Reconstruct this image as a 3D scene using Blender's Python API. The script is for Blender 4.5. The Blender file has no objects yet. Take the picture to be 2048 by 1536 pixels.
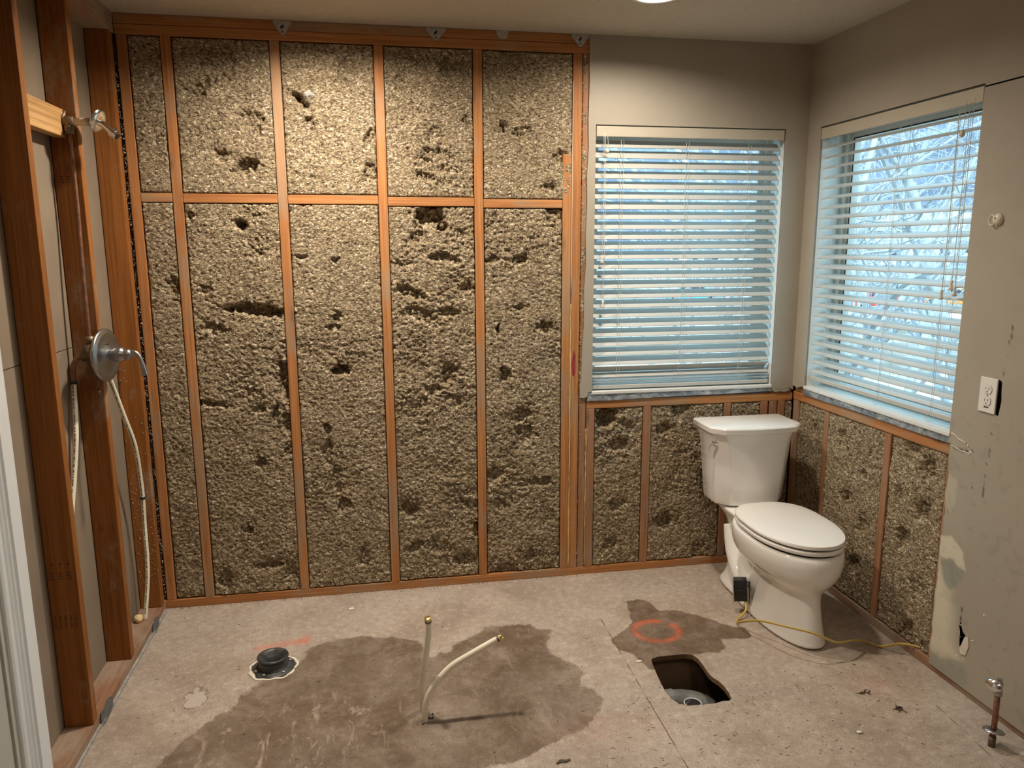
import bpy, bmesh, math, random
import numpy as np
from mathutils import Vector, Matrix

C = bpy.context.scene.collection
SC = bpy.context.scene
random.seed(7)
W = 2.9277          # right-hand framing face
H = 2.44            # ceiling
PI = math.pi

# ------------------------------------------------------------------ camera
def cam_matrix():
    y, p, r = -0.18003639, -0.18032962, 0.00404126
    M = Matrix.Rotation(y, 3, 'Z') @ Matrix.Rotation(p, 3, 'X') @ Matrix.Rotation(r, 3, 'Y')
    B = Matrix(((1, 0, 0), (0, 0, -1), (0, 1, 0)))
    return (M @ B).to_4x4()
cd = bpy.data.cameras.new('camera'); cam = bpy.data.objects.new('camera', cd); C.objects.link(cam)
cam.matrix_world = Matrix.Translation((0.9402, -3.3068, 1.5578)) @ cam_matrix()
cd.sensor_width = 36; cd.lens = 1511.906 / 2048 * 36; cd.clip_start = 0.02; cd.clip_end = 3000
SC.camera = cam

# ------------------------------------------------------------------ world, sun, exposure
wd = bpy.data.worlds.new('sky'); SC.world = wd; wd.use_nodes = True
wn = wd.node_tree; wn.nodes.clear()
wo = wn.nodes.new('ShaderNodeOutputWorld'); wb = wn.nodes.new('ShaderNodeBackground')
tc = wn.nodes.new('ShaderNodeTexCoord'); nz = wn.nodes.new('ShaderNodeTexNoise'); rp = wn.nodes.new('ShaderNodeValToRGB')
mp = wn.nodes.new('ShaderNodeMapping'); mp.inputs['Scale'].default_value = (2, 2, 6)
nz.inputs['Scale'].default_value = 2.2; nz.inputs['Detail'].default_value = 5
rp.color_ramp.elements[0].position = 0.38; rp.color_ramp.elements[0].color = (0.36, 0.68, 0.92, 1)
rp.color_ramp.elements[1].position = 0.62; rp.color_ramp.elements[1].color = (0.66, 0.90, 1.0, 1)
wn.links.new(tc.outputs['Generated'], mp.inputs['Vector']); wn.links.new(mp.outputs[0], nz.inputs['Vector'])
wn.links.new(nz.outputs['Fac'], rp.inputs['Fac']); wn.links.new(rp.outputs[0], wb.inputs['Color'])
wb.inputs['Strength'].default_value = 3.8
wn.links.new(wb.outputs[0], wo.inputs['Surface'])
sd = bpy.data.lights.new('sun', 'SUN'); sd.energy = 3.0; sd.angle = math.radians(3); sd.color = (1, 0.97, 0.93)
so = bpy.data.objects.new('sun', sd); C.objects.link(so)
so.rotation_euler = Vector((0.45, 0.75, -0.62)).to_track_quat('-Z', 'Y').to_euler()
SC.view_settings.view_transform = 'Standard'; SC.view_settings.look = 'None'
SC.view_settings.exposure = 0.12; SC.view_settings.gamma = 1.0; SC.view_settings.use_curve_mapping = False
LAMP = (1.0, 0.88, 0.73)
LAMP_W = 17.0
SC.cycles.max_bounces = 7; SC.cycles.diffuse_bounces = 5; SC.cycles.transparent_max_bounces = 12
SC.cycles.sample_clamp_indirect = 4.0
SC.cycles.caustics_reflective = False; SC.cycles.caustics_refractive = False

# ------------------------------------------------------------------ numpy noise
_rs = np.random.RandomState(3)
_T = _rs.rand(512, 512)
def vn(x, y, s=0):
    x = np.asarray(x, float) + 37.7 * s + 100; y = np.asarray(y, float) + 91.3 * s + 100
    xi = np.floor(x).astype(int); yi = np.floor(y).astype(int)
    fx = x - xi; fy = y - yi
    fx = fx * fx * (3 - 2 * fx); fy = fy * fy * (3 - 2 * fy)
    a = _T[xi % 512, yi % 512]; b = _T[(xi + 1) % 512, yi % 512]
    c = _T[xi % 512, (yi + 1) % 512]; d = _T[(xi + 1) % 512, (yi + 1) % 512]
    return (a * (1 - fx) + b * fx) * (1 - fy) + (c * (1 - fx) + d * fx) * fy
def fbm(x, y, s=0, o=4):
    t = 0; a = 0.5; n = 0
    for k in range(o):
        t = t + a * vn(x * 2 ** k, y * 2 ** k, s + k); n += a; a *= 0.5
    return t / n
def sstep(a, b, x):
    t = np.clip((x - a) / (b - a), 0, 1); return t * t * (3 - 2 * t)
def poly_sdf(px, py, poly):
    """signed distance, negative inside"""
    P = np.array(poly, float); n = len(P)
    d = np.full(px.shape, 1e9); ins = np.zeros(px.shape, bool)
    nx = np.zeros(px.shape); ny = np.zeros(px.shape)
    for i in range(n):
        a = P[i]; b = P[(i + 1) % n]; e = b - a
        t = np.clip(((px - a[0]) * e[0] + (py - a[1]) * e[1]) / max(e @ e, 1e-12), 0, 1)
        qx = a[0] + t * e[0]; qy = a[1] + t * e[1]
        dd = np.hypot(px - qx, py - qy); m = dd < d
        d = np.where(m, dd, d); nx = np.where(m, qx, nx); ny = np.where(m, qy, ny)
        c = ((a[1] > py) != (b[1] > py))
        with np.errstate(divide='ignore', invalid='ignore'):
            xi = (b[0] - a[0]) * (py - a[1]) / (b[1] - a[1] if b[1] != a[1] else 1e-9) + a[0]
        ins ^= c & (px < xi)
    return np.where(ins, -d, d), nx, ny

# ------------------------------------------------------------------ mesh builder
def basis(d):
    d = Vector(d).normalized()
    u = d.cross(Vector((0, 0, 1)))
    if u.length < 1e-4: u = d.cross(Vector((0, 1, 0)))
    u.normalize(); return u, d.cross(u).normalized()
def smooth_path(pts, n=6):
    P = [Vector(p) for p in pts]; out = []
    for i in range(len(P) - 1):
        a = P[max(i - 1, 0)]; b = P[i]; c = P[i + 1]; d = P[min(i + 2, len(P) - 1)]
        for k in range(n):
            t = k / n
            out.append(0.5 * ((2 * b) + (c - a) * t + (2 * a - 5 * b + 4 * c - d) * t * t + (3 * b - a - 3 * c + d) * t ** 3))
    out.append(P[-1]); return out
ROOT = {}
class MB:
    def __init__(s): s.v = []; s.f = []
    def add(s, vs, fs):
        o = len(s.v); s.v += [tuple(v) for v in vs]; s.f += [tuple(i + o for i in f) for f in fs]; return s
    def box(s, x0, x1, y0, y1, z0, z1, M=None):
        vs = [Vector((x, y, z)) for z in (z0, z1) for y in (y0, y1) for x in (x0, x1)]
        if M is not None: vs = [M @ v for v in vs]
        return s.add(vs, [(0, 2, 3, 1), (4, 5, 7, 6), (0, 1, 5, 4), (2, 6, 7, 3), (0, 4, 6, 2), (1, 3, 7, 5)])
    def tube(s, pts, r, n=10, cap=True, flat=1.0, closed=False):
        P = [Vector(p) for p in pts]; m = len(P); rs = r if hasattr(r, '__len__') else [r] * m
        rings = []; u = None
        for i, p in enumerate(P):
            if closed: d = P[(i + 1) % m] - P[i - 1]
            else: d = P[min(i + 1, m - 1)] - P[max(i - 1, 0)]
            if d.length < 1e-9: d = Vector((0, 0, 1))
            d.normalize()
            if u is None: u, w = basis(d)
            else:
                u = u - d * u.dot(d)
                if u.length < 1e-6: u, w = basis(d)
                u.normalize()
            w = d.cross(u)
            rings.append([p + (u * math.cos(a) + w * math.sin(a) * flat) * rs[i] for a in [2 * PI * k / n for k in range(n)]])
        vs = [v for rg in rings for v in rg]; fs = []
        for i in range(m if closed else m - 1):
            j = (i + 1) % m
            for k in range(n):
                l = (k + 1) % n
                fs.append((i * n + k, i * n + l, j * n + l, j * n + k))
        if cap and not closed:
            fs.append(tuple(range(n))[::-1]); fs.append(tuple((m - 1) * n + k for k in range(n)))
        return s.add(vs, fs)
    def lathe(s, prof, org, axis, n=32, cap=True):
        """prof: (radius, distance along axis)"""
        org = Vector(org); ax = Vector(axis).normalized(); u, w = basis(ax); vs = []; fs = []
        for r, h in prof:
            r = max(r, 1e-5)
            for k in range(n):
                a = 2 * PI * k / n; vs.append(org + ax * h + (u * math.cos(a) + w * math.sin(a)) * r)
        for i in range(len(prof) - 1):
            for k in range(n):
                l = (k + 1) % n; fs.append((i * n + k, i * n + l, (i + 1) * n + l, (i + 1) * n + k))
        m = len(prof) - 1
        if cap: fs.append(tuple(range(n))[::-1]); fs.append(tuple(m * n + k for k in range(n)))
        return s.add(vs, fs)
    def prism(s, poly, ax, a, b):
        """poly of 2D points extruded along axis ax (0,1,2) from a to b"""
        def mk(p, t):
            if ax == 0: return (t, p[0], p[1])
            if ax == 1: return (p[0], t, p[1])
            return (p[0], p[1], t)
        n = len(poly); vs = [mk(p, a) for p in poly] + [mk(p, b) for p in poly]
        fs = [tuple(range(n)), tuple(range(2 * n - 1, n - 1, -1))] + [(i, i + n, (i + 1) % n + n, (i + 1) % n) for i in range(n)]
        return s.add(vs, fs)
    def loft(s, rings, cap0=True, cap1=True):
        n = len(rings[0]); vs = [v for r in rings for v in r]; fs = []
        for i in range(len(rings) - 1):
            for k in range(n):
                l = (k + 1) % n; fs.append((i * n + k, i * n + l, (i + 1) * n + l, (i + 1) * n + k))
        if cap0: fs.append(tuple(range(n))[::-1])
        if cap1: m = len(rings) - 1; fs.append(tuple(m * n + k for k in range(n)))
        return s.add(vs, fs)
    def build(s, name, mat, parent=None, smooth=False, bevel=0, seg=2, sub=0, auto=False, fix=True):
        me = bpy.data.meshes.new(name); V = np.array([tuple(v) for v in s.v])
        if parent is not None: org = ROOT[parent.name]
        else: org = np.array([(V[:, 0].min() + V[:, 0].max()) / 2, (V[:, 1].min() + V[:, 1].max()) / 2, V[:, 2].min()])
        V = V - org
        me.from_pydata(V.tolist(), [], s.f); me.update()
        if fix:
            bm = bmesh.new(); bm.from_mesh(me); bmesh.ops.recalc_face_normals(bm, faces=bm.faces); bm.to_mesh(me); bm.free()
        return link(name, me, mat, parent, org, smooth, bevel, seg, sub, auto)
def link(name, me, mat, parent, org, smooth=False, bevel=0, seg=2, sub=0, auto=False):
    o = bpy.data.objects.new(name, me); C.objects.link(o); me.materials.append(mat)
    if parent is not None: o.parent = parent
    else: o.location = org
    ROOT[o.name] = np.array(org)
    if smooth or auto:
        me.polygons.foreach_set('use_smooth', [True] * len(me.polygons))
    if bevel:
        m = o.modifiers.new('b', 'BEVEL'); m.width = bevel; m.segments = seg; m.limit_method = 'ANGLE'; m.angle_limit = math.radians(40)
    if sub:
        m = o.modifiers.new('s', 'SUBSURF'); m.levels = sub; m.render_levels = sub
    if auto:
        bm = bmesh.new(); bm.from_mesh(me)
        for e in bm.edges:
            if len(e.link_faces) == 2 and e.calc_face_angle(0) > math.radians(38): e.smooth = False
        bm.to_mesh(me); bm.free()
    return o
def thing(name, loc):
    o = bpy.data.objects.new(name, None); C.objects.link(o); o.location = loc; o.empty_display_size = 0.05
    ROOT[o.name] = np.array(loc, float); return o
def tag(o, label, cat, group=None, kind=None):
    o['label'] = label; o['category'] = cat
    if group: o['group'] = group
    if kind: o['kind'] = kind
    return o
def struct(o, label=None, cat=None):
    o['kind'] = 'structure'
    if label: o['label'] = label
    if cat: o['category'] = cat
    return o
def plabel(o, t): o['label'] = t; return o

# ------------------------------------------------------------------ materials
class NT:
    def __init__(s, name):
        s.m = bpy.data.materials.new(name); s.m.use_nodes = True; s.t = s.m.node_tree; s.t.nodes.clear()
        s.out = s.n('ShaderNodeOutputMaterial'); s.b = s.n('ShaderNodeBsdfPrincipled')
        s.l(s.b.outputs[0], s.out.inputs[0]); s.tc = None
    def n(s, t, **k):
        x = s.t.nodes.new(t)
        for a, v in k.items(): setattr(x, a, v)
        return x
    def l(s, a, b): s.t.links.new(a, b)
    def co(s, scale=(1, 1, 1), rand=False):
        if s.tc is None: s.tc = s.n('ShaderNodeTexCoord')
        m = s.n('ShaderNodeMapping'); m.inputs['Scale'].default_value = scale
        s.l(s.tc.outputs['Object'], m.inputs['Vector'])
        if rand:
            oi = s.n('ShaderNodeObjectInfo'); mu = s.n('ShaderNodeMath', operation='MULTIPLY'); mu.inputs[1].default_value = 37.0
            s.l(oi.outputs['Random'], mu.inputs[0]); s.l(mu.outputs[0], m.inputs['Location'])
        return m.outputs[0]
    def noise(s, vec, scale, detail=3, rough=0.5, dist=0.0):
        x = s.n('ShaderNodeTexNoise'); x.inputs['Scale'].default_value = scale; x.inputs['Detail'].default_value = detail
        x.inputs['Roughness'].default_value = rough; x.inputs['Distortion'].default_value = dist
        s.l(vec, x.inputs['Vector']); return x.outputs['Fac']
    def voro(s, vec, scale, out='Distance', feat='F1'):
        x = s.n('ShaderNodeTexVoronoi'); x.feature = feat; x.inputs['Scale'].default_value = scale; s.l(vec, x.inputs['Vector']); return x.outputs[out]
    def ramp(s, fac, pts):
        x = s.n('ShaderNodeValToRGB'); e = x.color_ramp.elements
        while len(e) < len(pts): e.new(0.5)
        for q, (p, c) in zip(e, pts):
            q.position = p; q.color = (c if hasattr(c, '__len__') else (c, c, c)) + ((1,) if not hasattr(c, '__len__') or len(c) == 3 else ())
        s.l(fac, x.inputs[0]); return x.outputs[0]
    def mix(s, fac, a, b, mode='MIX'):
        x = s.n('ShaderNodeMix'); x.data_type = 'RGBA'; x.blend_type = mode
        for v, i in ((fac, 0), (a, 6), (b, 7)):
            if hasattr(v, 'links'): s.l(v, x.inputs[i])
            elif i == 0: x.inputs[0].default_value = v
            else: x.inputs[i].default_value = tuple(v) + (1,) if len(v) == 3 else v
        return x.outputs[2]
    def math(s, op, a, b=0.0, c=None):
        x = s.n('ShaderNodeMath', operation=op)
        for i, v in enumerate((a, b, c)):
            if v is None: continue
            if hasattr(v, 'links'): s.l(v, x.inputs[i])
            else: x.inputs[i].default_value = v
        return x.outputs[0]
    def col(s, v):
        i = s.b.inputs['Base Color']
        if hasattr(v, 'links'): s.l(v, i)
        else: i.default_value = tuple(v) + (1,)
        return s
    def rough(s, v):
        i = s.b.inputs['Roughness']
        if hasattr(v, 'links'): s.l(v, i)
        else: i.default_value = v
        return s
    def bump(s, h, strength=0.3, dist=0.002):
        x = s.n('ShaderNodeBump'); x.inputs['Strength'].default_value = strength; x.inputs['Distance'].default_value = dist
        s.l(h, x.inputs['Height']); s.l(x.outputs[0], s.b.inputs['Normal']); return s
    def sep(s):
        if s.tc is None: s.tc = s.n('ShaderNodeTexCoord')
        x = s.n('ShaderNodeSeparateXYZ'); s.l(s.tc.outputs['Object'], x.inputs[0]); return x.outputs
def plain(name, col, rough=0.5, metal=0.0, var=0.08, vscale=14, bump=0.0, bscale=60, spec=0.5, coat=0):
    m = NT(name); v = m.noise(m.co(), vscale, 4)
    c0 = tuple(x * (1 - var) for x in col); c1 = tuple(min(1, x * (1 + var)) for x in col)
    m.col(m.ramp(v, [(0.3, c0), (0.7, c1)])).rough(rough)
    m.b.inputs['Metallic'].default_value = metal; m.b.inputs['Specular IOR Level'].default_value = spec
    if coat: m.b.inputs['Coat Weight'].default_value = coat; m.b.inputs['Coat Roughness'].default_value = 0.05
    if bump: m.bump(m.noise(m.co(), bscale, 3), bump, 0.001)
    return m.m
def wood(name, axis, lo, hi, dust=0.5, dustc=(0.33, 0.27, 0.19)):
    m = NT(name)
    sc = [38.0] * 3; sc[axis] = 1.1
    g = m.noise(m.co(tuple(sc), True), 1.0, 5, 0.6, 1.2)
    sc2 = [150.0] * 3; sc2[axis] = 3.0
    f = m.noise(m.co(tuple(sc2), True), 1.0, 3, 0.6)
    c = m.ramp(g, [(0.32, lo), (0.5, tuple((a + b) / 2 for a, b in zip(lo, hi))), (0.66, hi)])
    c = m.mix(m.ramp(f, [(0.35, 0.55), (0.5, 0.0)]), c, tuple(x * 0.62 for x in lo))
    k = [9.0] * 3; k[axis] = 2.6
    kd = m.voro(m.co(tuple(k), True), 1.0)
    c = m.mix(m.ramp(kd, [(0.05, 0.85), (0.14, 0.0)]), c, tuple(x * 0.35 for x in lo))
    big = [5.0] * 3; big[axis] = 2.4
    dn = m.noise(m.co(tuple(big), True), 1.0, 6, 0.65)
    fi = m.noise(m.co(), 420, 2)
    if dust > 0:
        dm = m.math('MULTIPLY', m.ramp(dn, [(0.60 - 0.12 * dust, 0.0), (0.68 - 0.08 * dust, 0.85)]), m.ramp(fi, [(0.38, 0.15), (0.6, 1.0)]))
        c = m.mix(dm, c, dustc)
    m.col(c).rough(0.62).bump(f, 0.35, 0.0008)
    m.b.inputs['Specular IOR Level'].default_value = 0.3
    return m.m
WLO, WHI = (0.38, 0.150, 0.048), (0.53, 0.245, 0.090)
wood_z = wood('fir_upright', 2, WLO, WHI, 0.8)
wood_x = wood('fir_across', 0, WLO, WHI, 0.45)
wood_y = wood('fir_along', 1, WLO, WHI, 0.7)
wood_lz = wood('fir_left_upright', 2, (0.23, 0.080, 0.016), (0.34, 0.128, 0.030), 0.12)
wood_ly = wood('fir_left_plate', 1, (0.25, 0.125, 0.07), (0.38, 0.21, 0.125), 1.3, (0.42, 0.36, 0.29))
wood_red = wood('fir_dusty', 2, (0.29, 0.135, 0.065), (0.42, 0.215, 0.115), 0.9)
wood_pale = wood('pine_pale', 1, (0.46, 0.25, 0.09), (0.64, 0.39, 0.17), 0.1)

def insulation_mat():
    m = NT('blown_cellulose')
    co = m.co()
    ds = m.n('ShaderNodeTexNoise'); ds.inputs['Scale'].default_value = 60; ds.inputs['Detail'].default_value = 2; m.l(co, ds.inputs['Vector'])
    ad = m.n('ShaderNodeVectorMath', operation='MULTIPLY_ADD'); ad.inputs[1].default_value = (0.012, 0.012, 0.012)
    m.l(ds.outputs['Color'], ad.inputs[0]); m.l(co, ad.inputs[2]); v = ad.outputs[0]
    st = m.n('ShaderNodeMapping'); st.inputs['Scale'].default_value = (1, 1, 1.5); m.l(v, st.inputs['Vector']); v = st.outputs[0]
    fl = m.voro(v, 145, 'Color'); r = m.n('ShaderNodeSeparateColor'); m.l(fl, r.inputs[0])
    d = m.voro(v, 145, 'Distance'); d2 = m.voro(v, 330, 'Distance')
    c = m.ramp(r.outputs[0], [(0.0, (0.10, 0.073, 0.044)), (0.22, (0.27, 0.205, 0.125)), (0.7, (0.50, 0.395, 0.252)), (0.9, (0.66, 0.535, 0.36)), (0.965, (0.90, 0.79, 0.60))])
    big = m.noise(co, 3.2, 4, 0.6)
    c = m.mix(m.ramp(big, [(0.40, 0.0), (0.64, 0.7)]), c, m.mix(1.0, c, (0.86, 0.86, 0.90), 'MULTIPLY'))
    fine = m.noise(co, 900, 2)
    c = m.mix(m.ramp(fine, [(0.35, 0.45), (0.55, 0.0)]), c, (0.12, 0.09, 0.06))
    h = m.math('ADD', m.math('MULTIPLY', d, -1.0), m.math('MULTIPLY', d2, -0.6))
    m.col(c).rough(0.95).bump(h, 1.0, 0.004)
    m.b.inputs['Specular IOR Level'].default_value = 0.15
    return m.m
insul_m = insulation_mat()

def wall_mat():
    m = NT('greige_wall_paint')
    at = m.n('ShaderNodeAttribute'); at.attribute_name = 'marks'; sp = m.n('ShaderNodeSeparateColor'); m.l(at.outputs['Color'], sp.inputs[0])
    n = m.noise(m.co(), 5, 4)
    c = m.ramp(n, [(0.3, (0.375, 0.335, 0.272)), (0.7, (0.405, 0.363, 0.296))])
    c = m.mix(sp.outputs[0], c, (0.66, 0.60, 0.47))
    c = m.mix(sp.outputs[1], c, (0.30, 0.31, 0.26))
    c = m.mix(sp.outputs[2], c, (0.045, 0.035, 0.03))
    sc = m.noise(m.co((1, 8, 1.2)), 9, 5, 0.7)
    c = m.mix(m.ramp(sc, [(0.70, 0.0), (0.76, 0.35)]), c, (0.62, 0.58, 0.50))
    m.col(c).rough(0.55).bump(m.noise(m.co(), 95, 3), 0.22, 0.0015)
    m.b.inputs['Specular IOR Level'].default_value = 0.35
    return m.m
wall_m = wall_mat()
def ceil_mat():
    m = NT('textured_ceiling'); n = m.noise(m.co(), 32, 4, 0.55, 0.6)
    h = m.ramp(n, [(0.44, 0.0), (0.54, 1.0)])
    m.col((0.50, 0.45, 0.37)).rough(0.9).bump(h, 0.55, 0.003); return m.m
ceil_m = ceil_mat()
paper_m = plain('drywall_paper', (0.25, 0.192, 0.135), 0.9, var=0.10, vscale=5, bump=0.05, bscale=200)
def floor_mat():
    m = NT('dirty_particle_board')
    at = m.n('ShaderNodeAttribute'); at.attribute_name = 'marks'; sp = m.n('ShaderNodeSeparateColor'); m.l(at.outputs['Color'], sp.inputs[0])
    co = m.co()
    n = m.noise(co, 3.0, 7, 0.68)
    c = m.ramp(n, [(0.36, (0.31, 0.245, 0.195)), (0.48, (0.40, 0.325, 0.265)), (0.62, (0.50, 0.425, 0.36))])
    g = m.noise(m.co(), 1.7, 3); c = m.mix(m.ramp(g, [(0.45, 0.0), (0.62, 0.5)]), c, (0.43, 0.375, 0.325))
    md = m.noise(co, 34, 6, 0.75); c = m.mix(m.ramp(md, [(0.34, 0.55), (0.5, 0.0)]), c, (0.30, 0.225, 0.16)); c = m.mix(m.ramp(md, [(0.54, 0.0), (0.68, 0.55)]), c, (0.68, 0.605, 0.52))
    fl = m.noise(co, 190, 4, 0.75); c = m.mix(m.ramp(fl, [(0.34, 0.75), (0.47, 0.0)]), c, (0.20, 0.14, 0.10)); c = m.mix(m.ramp(fl, [(0.58, 0.0), (0.68, 0.6)]), c, (0.70, 0.62, 0.53))
    fb = m.noise(m.co((1, 6, 1)), 26, 4, 0.7, 2.0); c = m.mix(m.ramp(fb, [(0.64, 0.0), (0.72, 0.35)]), c, (0.30, 0.21, 0.15))
    wet = m.mix(1.0, c, (0.36, 0.30, 0.24), 'MULTIPLY')
    wn_ = m.noise(m.co((3, 1.0, 1)), 7, 5, 0.7, 1.0)
    wet = m.mix(m.math('MULTIPLY', m.ramp(wn_, [(0.56, 0.0), (0.66, 0.7)]), sp.outputs[2]), wet, (0.50, 0.41, 0.33))
    en = m.noise(co, 22, 6, 0.7)
    ef = m.math('ADD', sp.outputs[0], m.math('MULTIPLY', m.math('SUBTRACT', en, 0.5), 0.6))
    mt = m.ramp(m.noise(co, 6.5, 6, 0.72, 0.6), [(0.34, 0.62), (0.55, 1.0)])
    wetf = m.math('MULTIPLY', m.math('MULTIPLY', m.ramp(ef, [(0.44, 0.0), (0.56, 1.0)]), at.outputs['Alpha']), mt)
    c = m.mix(wetf, c, wet)
    on = m.noise(co, 90, 3); c = m.mix(m.math('MULTIPLY', sp.outputs[1], m.ramp(on, [(0.35, 0.6), (0.6, 1.0)])), c, (0.72, 0.13, 0.055))
    X = m.sep()
    gd = m.math('ADD', m.math('POWER', m.math('DIVIDE', m.math('SUBTRACT', X[0], 0.275), 0.045), 2.0), m.math('POWER', m.math('DIVIDE', m.math('SUBTRACT', X[1], -0.735), 0.075), 2.0))
    gd = m.math('ADD', gd, m.math('MULTIPLY', m.math('SUBTRACT', m.noise(co, 22, 4, 0.7), 0.5), 3.0))
    c = m.mix(m.ramp(gd, [(0.55, 0.55), (0.62, 0.0)]), c, (0.60, 0.54, 0.49)); c = m.mix(m.ramp(gd, [(0.60, 0.0), (0.66, 0.75), (0.72, 0.75), (0.80, 0.0)]), c, (0.13, 0.095, 0.07))
    def line(a0, slope, wdt):
        return m.math('LESS_THAN', m.math('ABSOLUTE', m.math('SUBTRACT', X[0], m.math('MULTIPLY_ADD', X[1], slope, a0))), wdt)
    seam = m.math('MULTIPLY', line(1.846, 0.014, 0.0016), m.math('LESS_THAN', X[1], -0.42))
    seam2 = m.math('MULTIPLY', line(2.91, 0.094, 0.0016), m.math('LESS_THAN', X[1], -1.25))
    sn = m.ramp(m.noise(co, 14, 2), [(0.40, 0.15), (0.55, 1.0)])
    c = m.mix(m.math('MULTIPLY', m.math('ADD', seam, seam2), sn), c, (0.12, 0.085, 0.06))
    m.col(c).rough(m.ramp(wetf, [(0, 0.85), (1, 0.55)])).bump(m.noise(co, 120, 4), 0.45, 0.0012)
    m.b.inputs['Specular IOR Level'].default_value = 0.3
    return m.m
floor_m = floor_mat()
white_m = plain('white_trim_paint', (0.80, 0.83, 0.85), 0.4, var=0.02)
door_shade_m = plain('shaded_white_paint', (0.50, 0.49, 0.45), 0.45, var=0.03)  # white door paint, with its shaded grey put into the colour
reveal_m = plain('reveal_paint', (0.74, 0.75, 0.72), 0.5, var=0.03)
vinyl_m = plain('window_vinyl', (0.70, 0.70, 0.66), 0.4, var=0.02)
slat_m = plain('blind_slat_white', (0.52, 0.52, 0.49), 0.38, var=0.02, vscale=3)
val_m = plain('valance_cream', (0.50, 0.45, 0.36), 0.45, var=0.04, vscale=4)
cord_m = plain('blind_cord', (0.62, 0.60, 0.54), 0.8)
dark_m = plain('dark_gap', (0.015, 0.013, 0.012), 0.9)
porc_m = plain('porcelain', (0.88, 0.87, 0.84), 0.08, var=0.01, spec=0.6, coat=0.5)
seat_m = plain('seat_plastic', (0.86, 0.85, 0.82), 0.18, var=0.01, spec=0.5)
chrome_m = plain('chrome', (0.82, 0.82, 0.82), 0.13, 1.0, var=0.05)
nickel_m = plain('brushed_nickel', (0.40, 0.41, 0.42), 0.30, 1.0, var=0.10, vscale=30)
galv_m = NT('zinc_strip'); _v = galv_m.noise(galv_m.co((1, 1, 2)), 12, 6, 0.7, 1.0)
galv_m.col(galv_m.ramp(_v, [(0.34, (0.14, 0.17, 0.20)), (0.48, (0.27, 0.31, 0.35)), (0.60, (0.50, 0.54, 0.56)), (0.70, (0.68, 0.70, 0.70))])).rough(0.5); galv_m.b.inputs['Metallic'].default_value = 0.35; galv_m = galv_m.m
clip_m = plain('galvanised_clip', (0.46, 0.46, 0.44), 0.45, 0.6, var=0.25, vscale=60)
copper_m = plain('tarnished_copper', (0.26, 0.13, 0.085), 0.42, 0.6, var=0.35, vscale=40)
brassy_m = plain('tarnished_bronze', (0.20, 0.15, 0.10), 0.5, 0.6, var=0.4, vscale=60)
brass_m = plain('brass', (0.78, 0.60, 0.26), 0.3, 1.0, var=0.1)
pex_m = plain('cream_pex', (0.86, 0.81, 0.66), 0.4, var=0.06, vscale=10)
black_m = plain('black_plastic', (0.02, 0.02, 0.02), 0.45, var=0.3)
blackring_m = plain('black_ring', (0.012, 0.012, 0.012), 0.5)
abs_m = plain('grey_black_abs', (0.055, 0.055, 0.055), 0.38, var=0.6, vscale=30, bump=0.15, bscale=60)
pipe_m = plain('grey_drain_pipe', (0.20, 0.20, 0.19), 0.4, var=0.3, vscale=20)
cable_m = plain('yellow_cable_jacket', (0.60, 0.43, 0.10), 0.45, var=0.06)
grey_cable_m = plain('black_rod', (0.03, 0.03, 0.03), 0.5)
foam_m = plain('spray_foam', (0.80, 0.62, 0.32), 0.9, var=0.15, vscale=60, bump=0.5, bscale=60)
outlet_m = plain('outlet_plastic', (0.80, 0.78, 0.73), 0.3, var=0.01)
gyp_m = plain('raw_gypsum', (0.68, 0.62, 0.52), 0.95, var=0.10, vscale=60, bump=0.4)
hook_m = plain('cream_plastic', (0.70, 0.63, 0.52), 0.4)
glue_m = plain('dried_adhesive', (0.72, 0.55, 0.24), 0.7, var=0.15, vscale=80)
ink_m = plain('faded_ink', (0.10, 0.035, 0.02), 0.8)
print_m = plain('black_print', (0.03, 0.03, 0.03), 0.7)
fluff_m = plain('grey_fluff', (0.50, 0.44, 0.36), 0.95, var=0.3, vscale=120)
chip_m = plain('splinters', (0.13, 0.09, 0.06), 0.9, var=0.5, vscale=40)
whitechip_m = plain('white_chip', (0.80, 0.74, 0.62), 0.8)
joist_m = plain('crawl_joist', (0.20, 0.12, 0.06), 0.8, var=0.2)
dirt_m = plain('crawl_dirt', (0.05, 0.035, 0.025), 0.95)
sheath_m = plain('sheathing', (0.22, 0.16, 0.11), 0.9)
edge_m = plain('mortar_edge', (0.36, 0.35, 0.34), 0.9, var=0.25, vscale=50)
tile_m = plain('dark_membrane', (0.11, 0.11, 0.105), 0.8, var=0.2)
def glass_mat():
    m = NT('window_glass'); m.t.nodes.remove(m.b)
    tr = m.n('ShaderNodeBsdfTransparent'); tr.inputs[0].default_value = (0.93, 0.97, 0.97, 1)
    gl = m.n('ShaderNodeBsdfGlossy'); gl.inputs['Roughness'].default_value = 0.02
    lw = m.n('ShaderNodeLayerWeight'); lw.inputs[0].default_value = 0.5; mx = m.n('ShaderNodeMixShader')
    m.l(m.math('MULTIPLY_ADD', m.math('POWER', lw.outputs['Facing'], 5.0), 0.7, 0.035), mx.inputs[0]); m.l(tr.outputs[0], mx.inputs[1]); m.l(gl.outputs[0], mx.inputs[2]); m.l(mx.outputs[0], m.out.inputs[0]); return m.m
glass_m = glass_mat()
def emit(name, col, st):
    m = NT(name); m.b.inputs['Emission Color'].default_value = tuple(col) + (1,); m.b.inputs['Emission Strength'].default_value = st; m.col(col); return m.m
lens_m = emit('lamp_lens', (1.0, 0.93, 0.80), 6.0)
snow_m = plain('patchy_snow', (0.80, 0.82, 0.84), 0.9, var=0.12, vscale=0.15)
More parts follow.
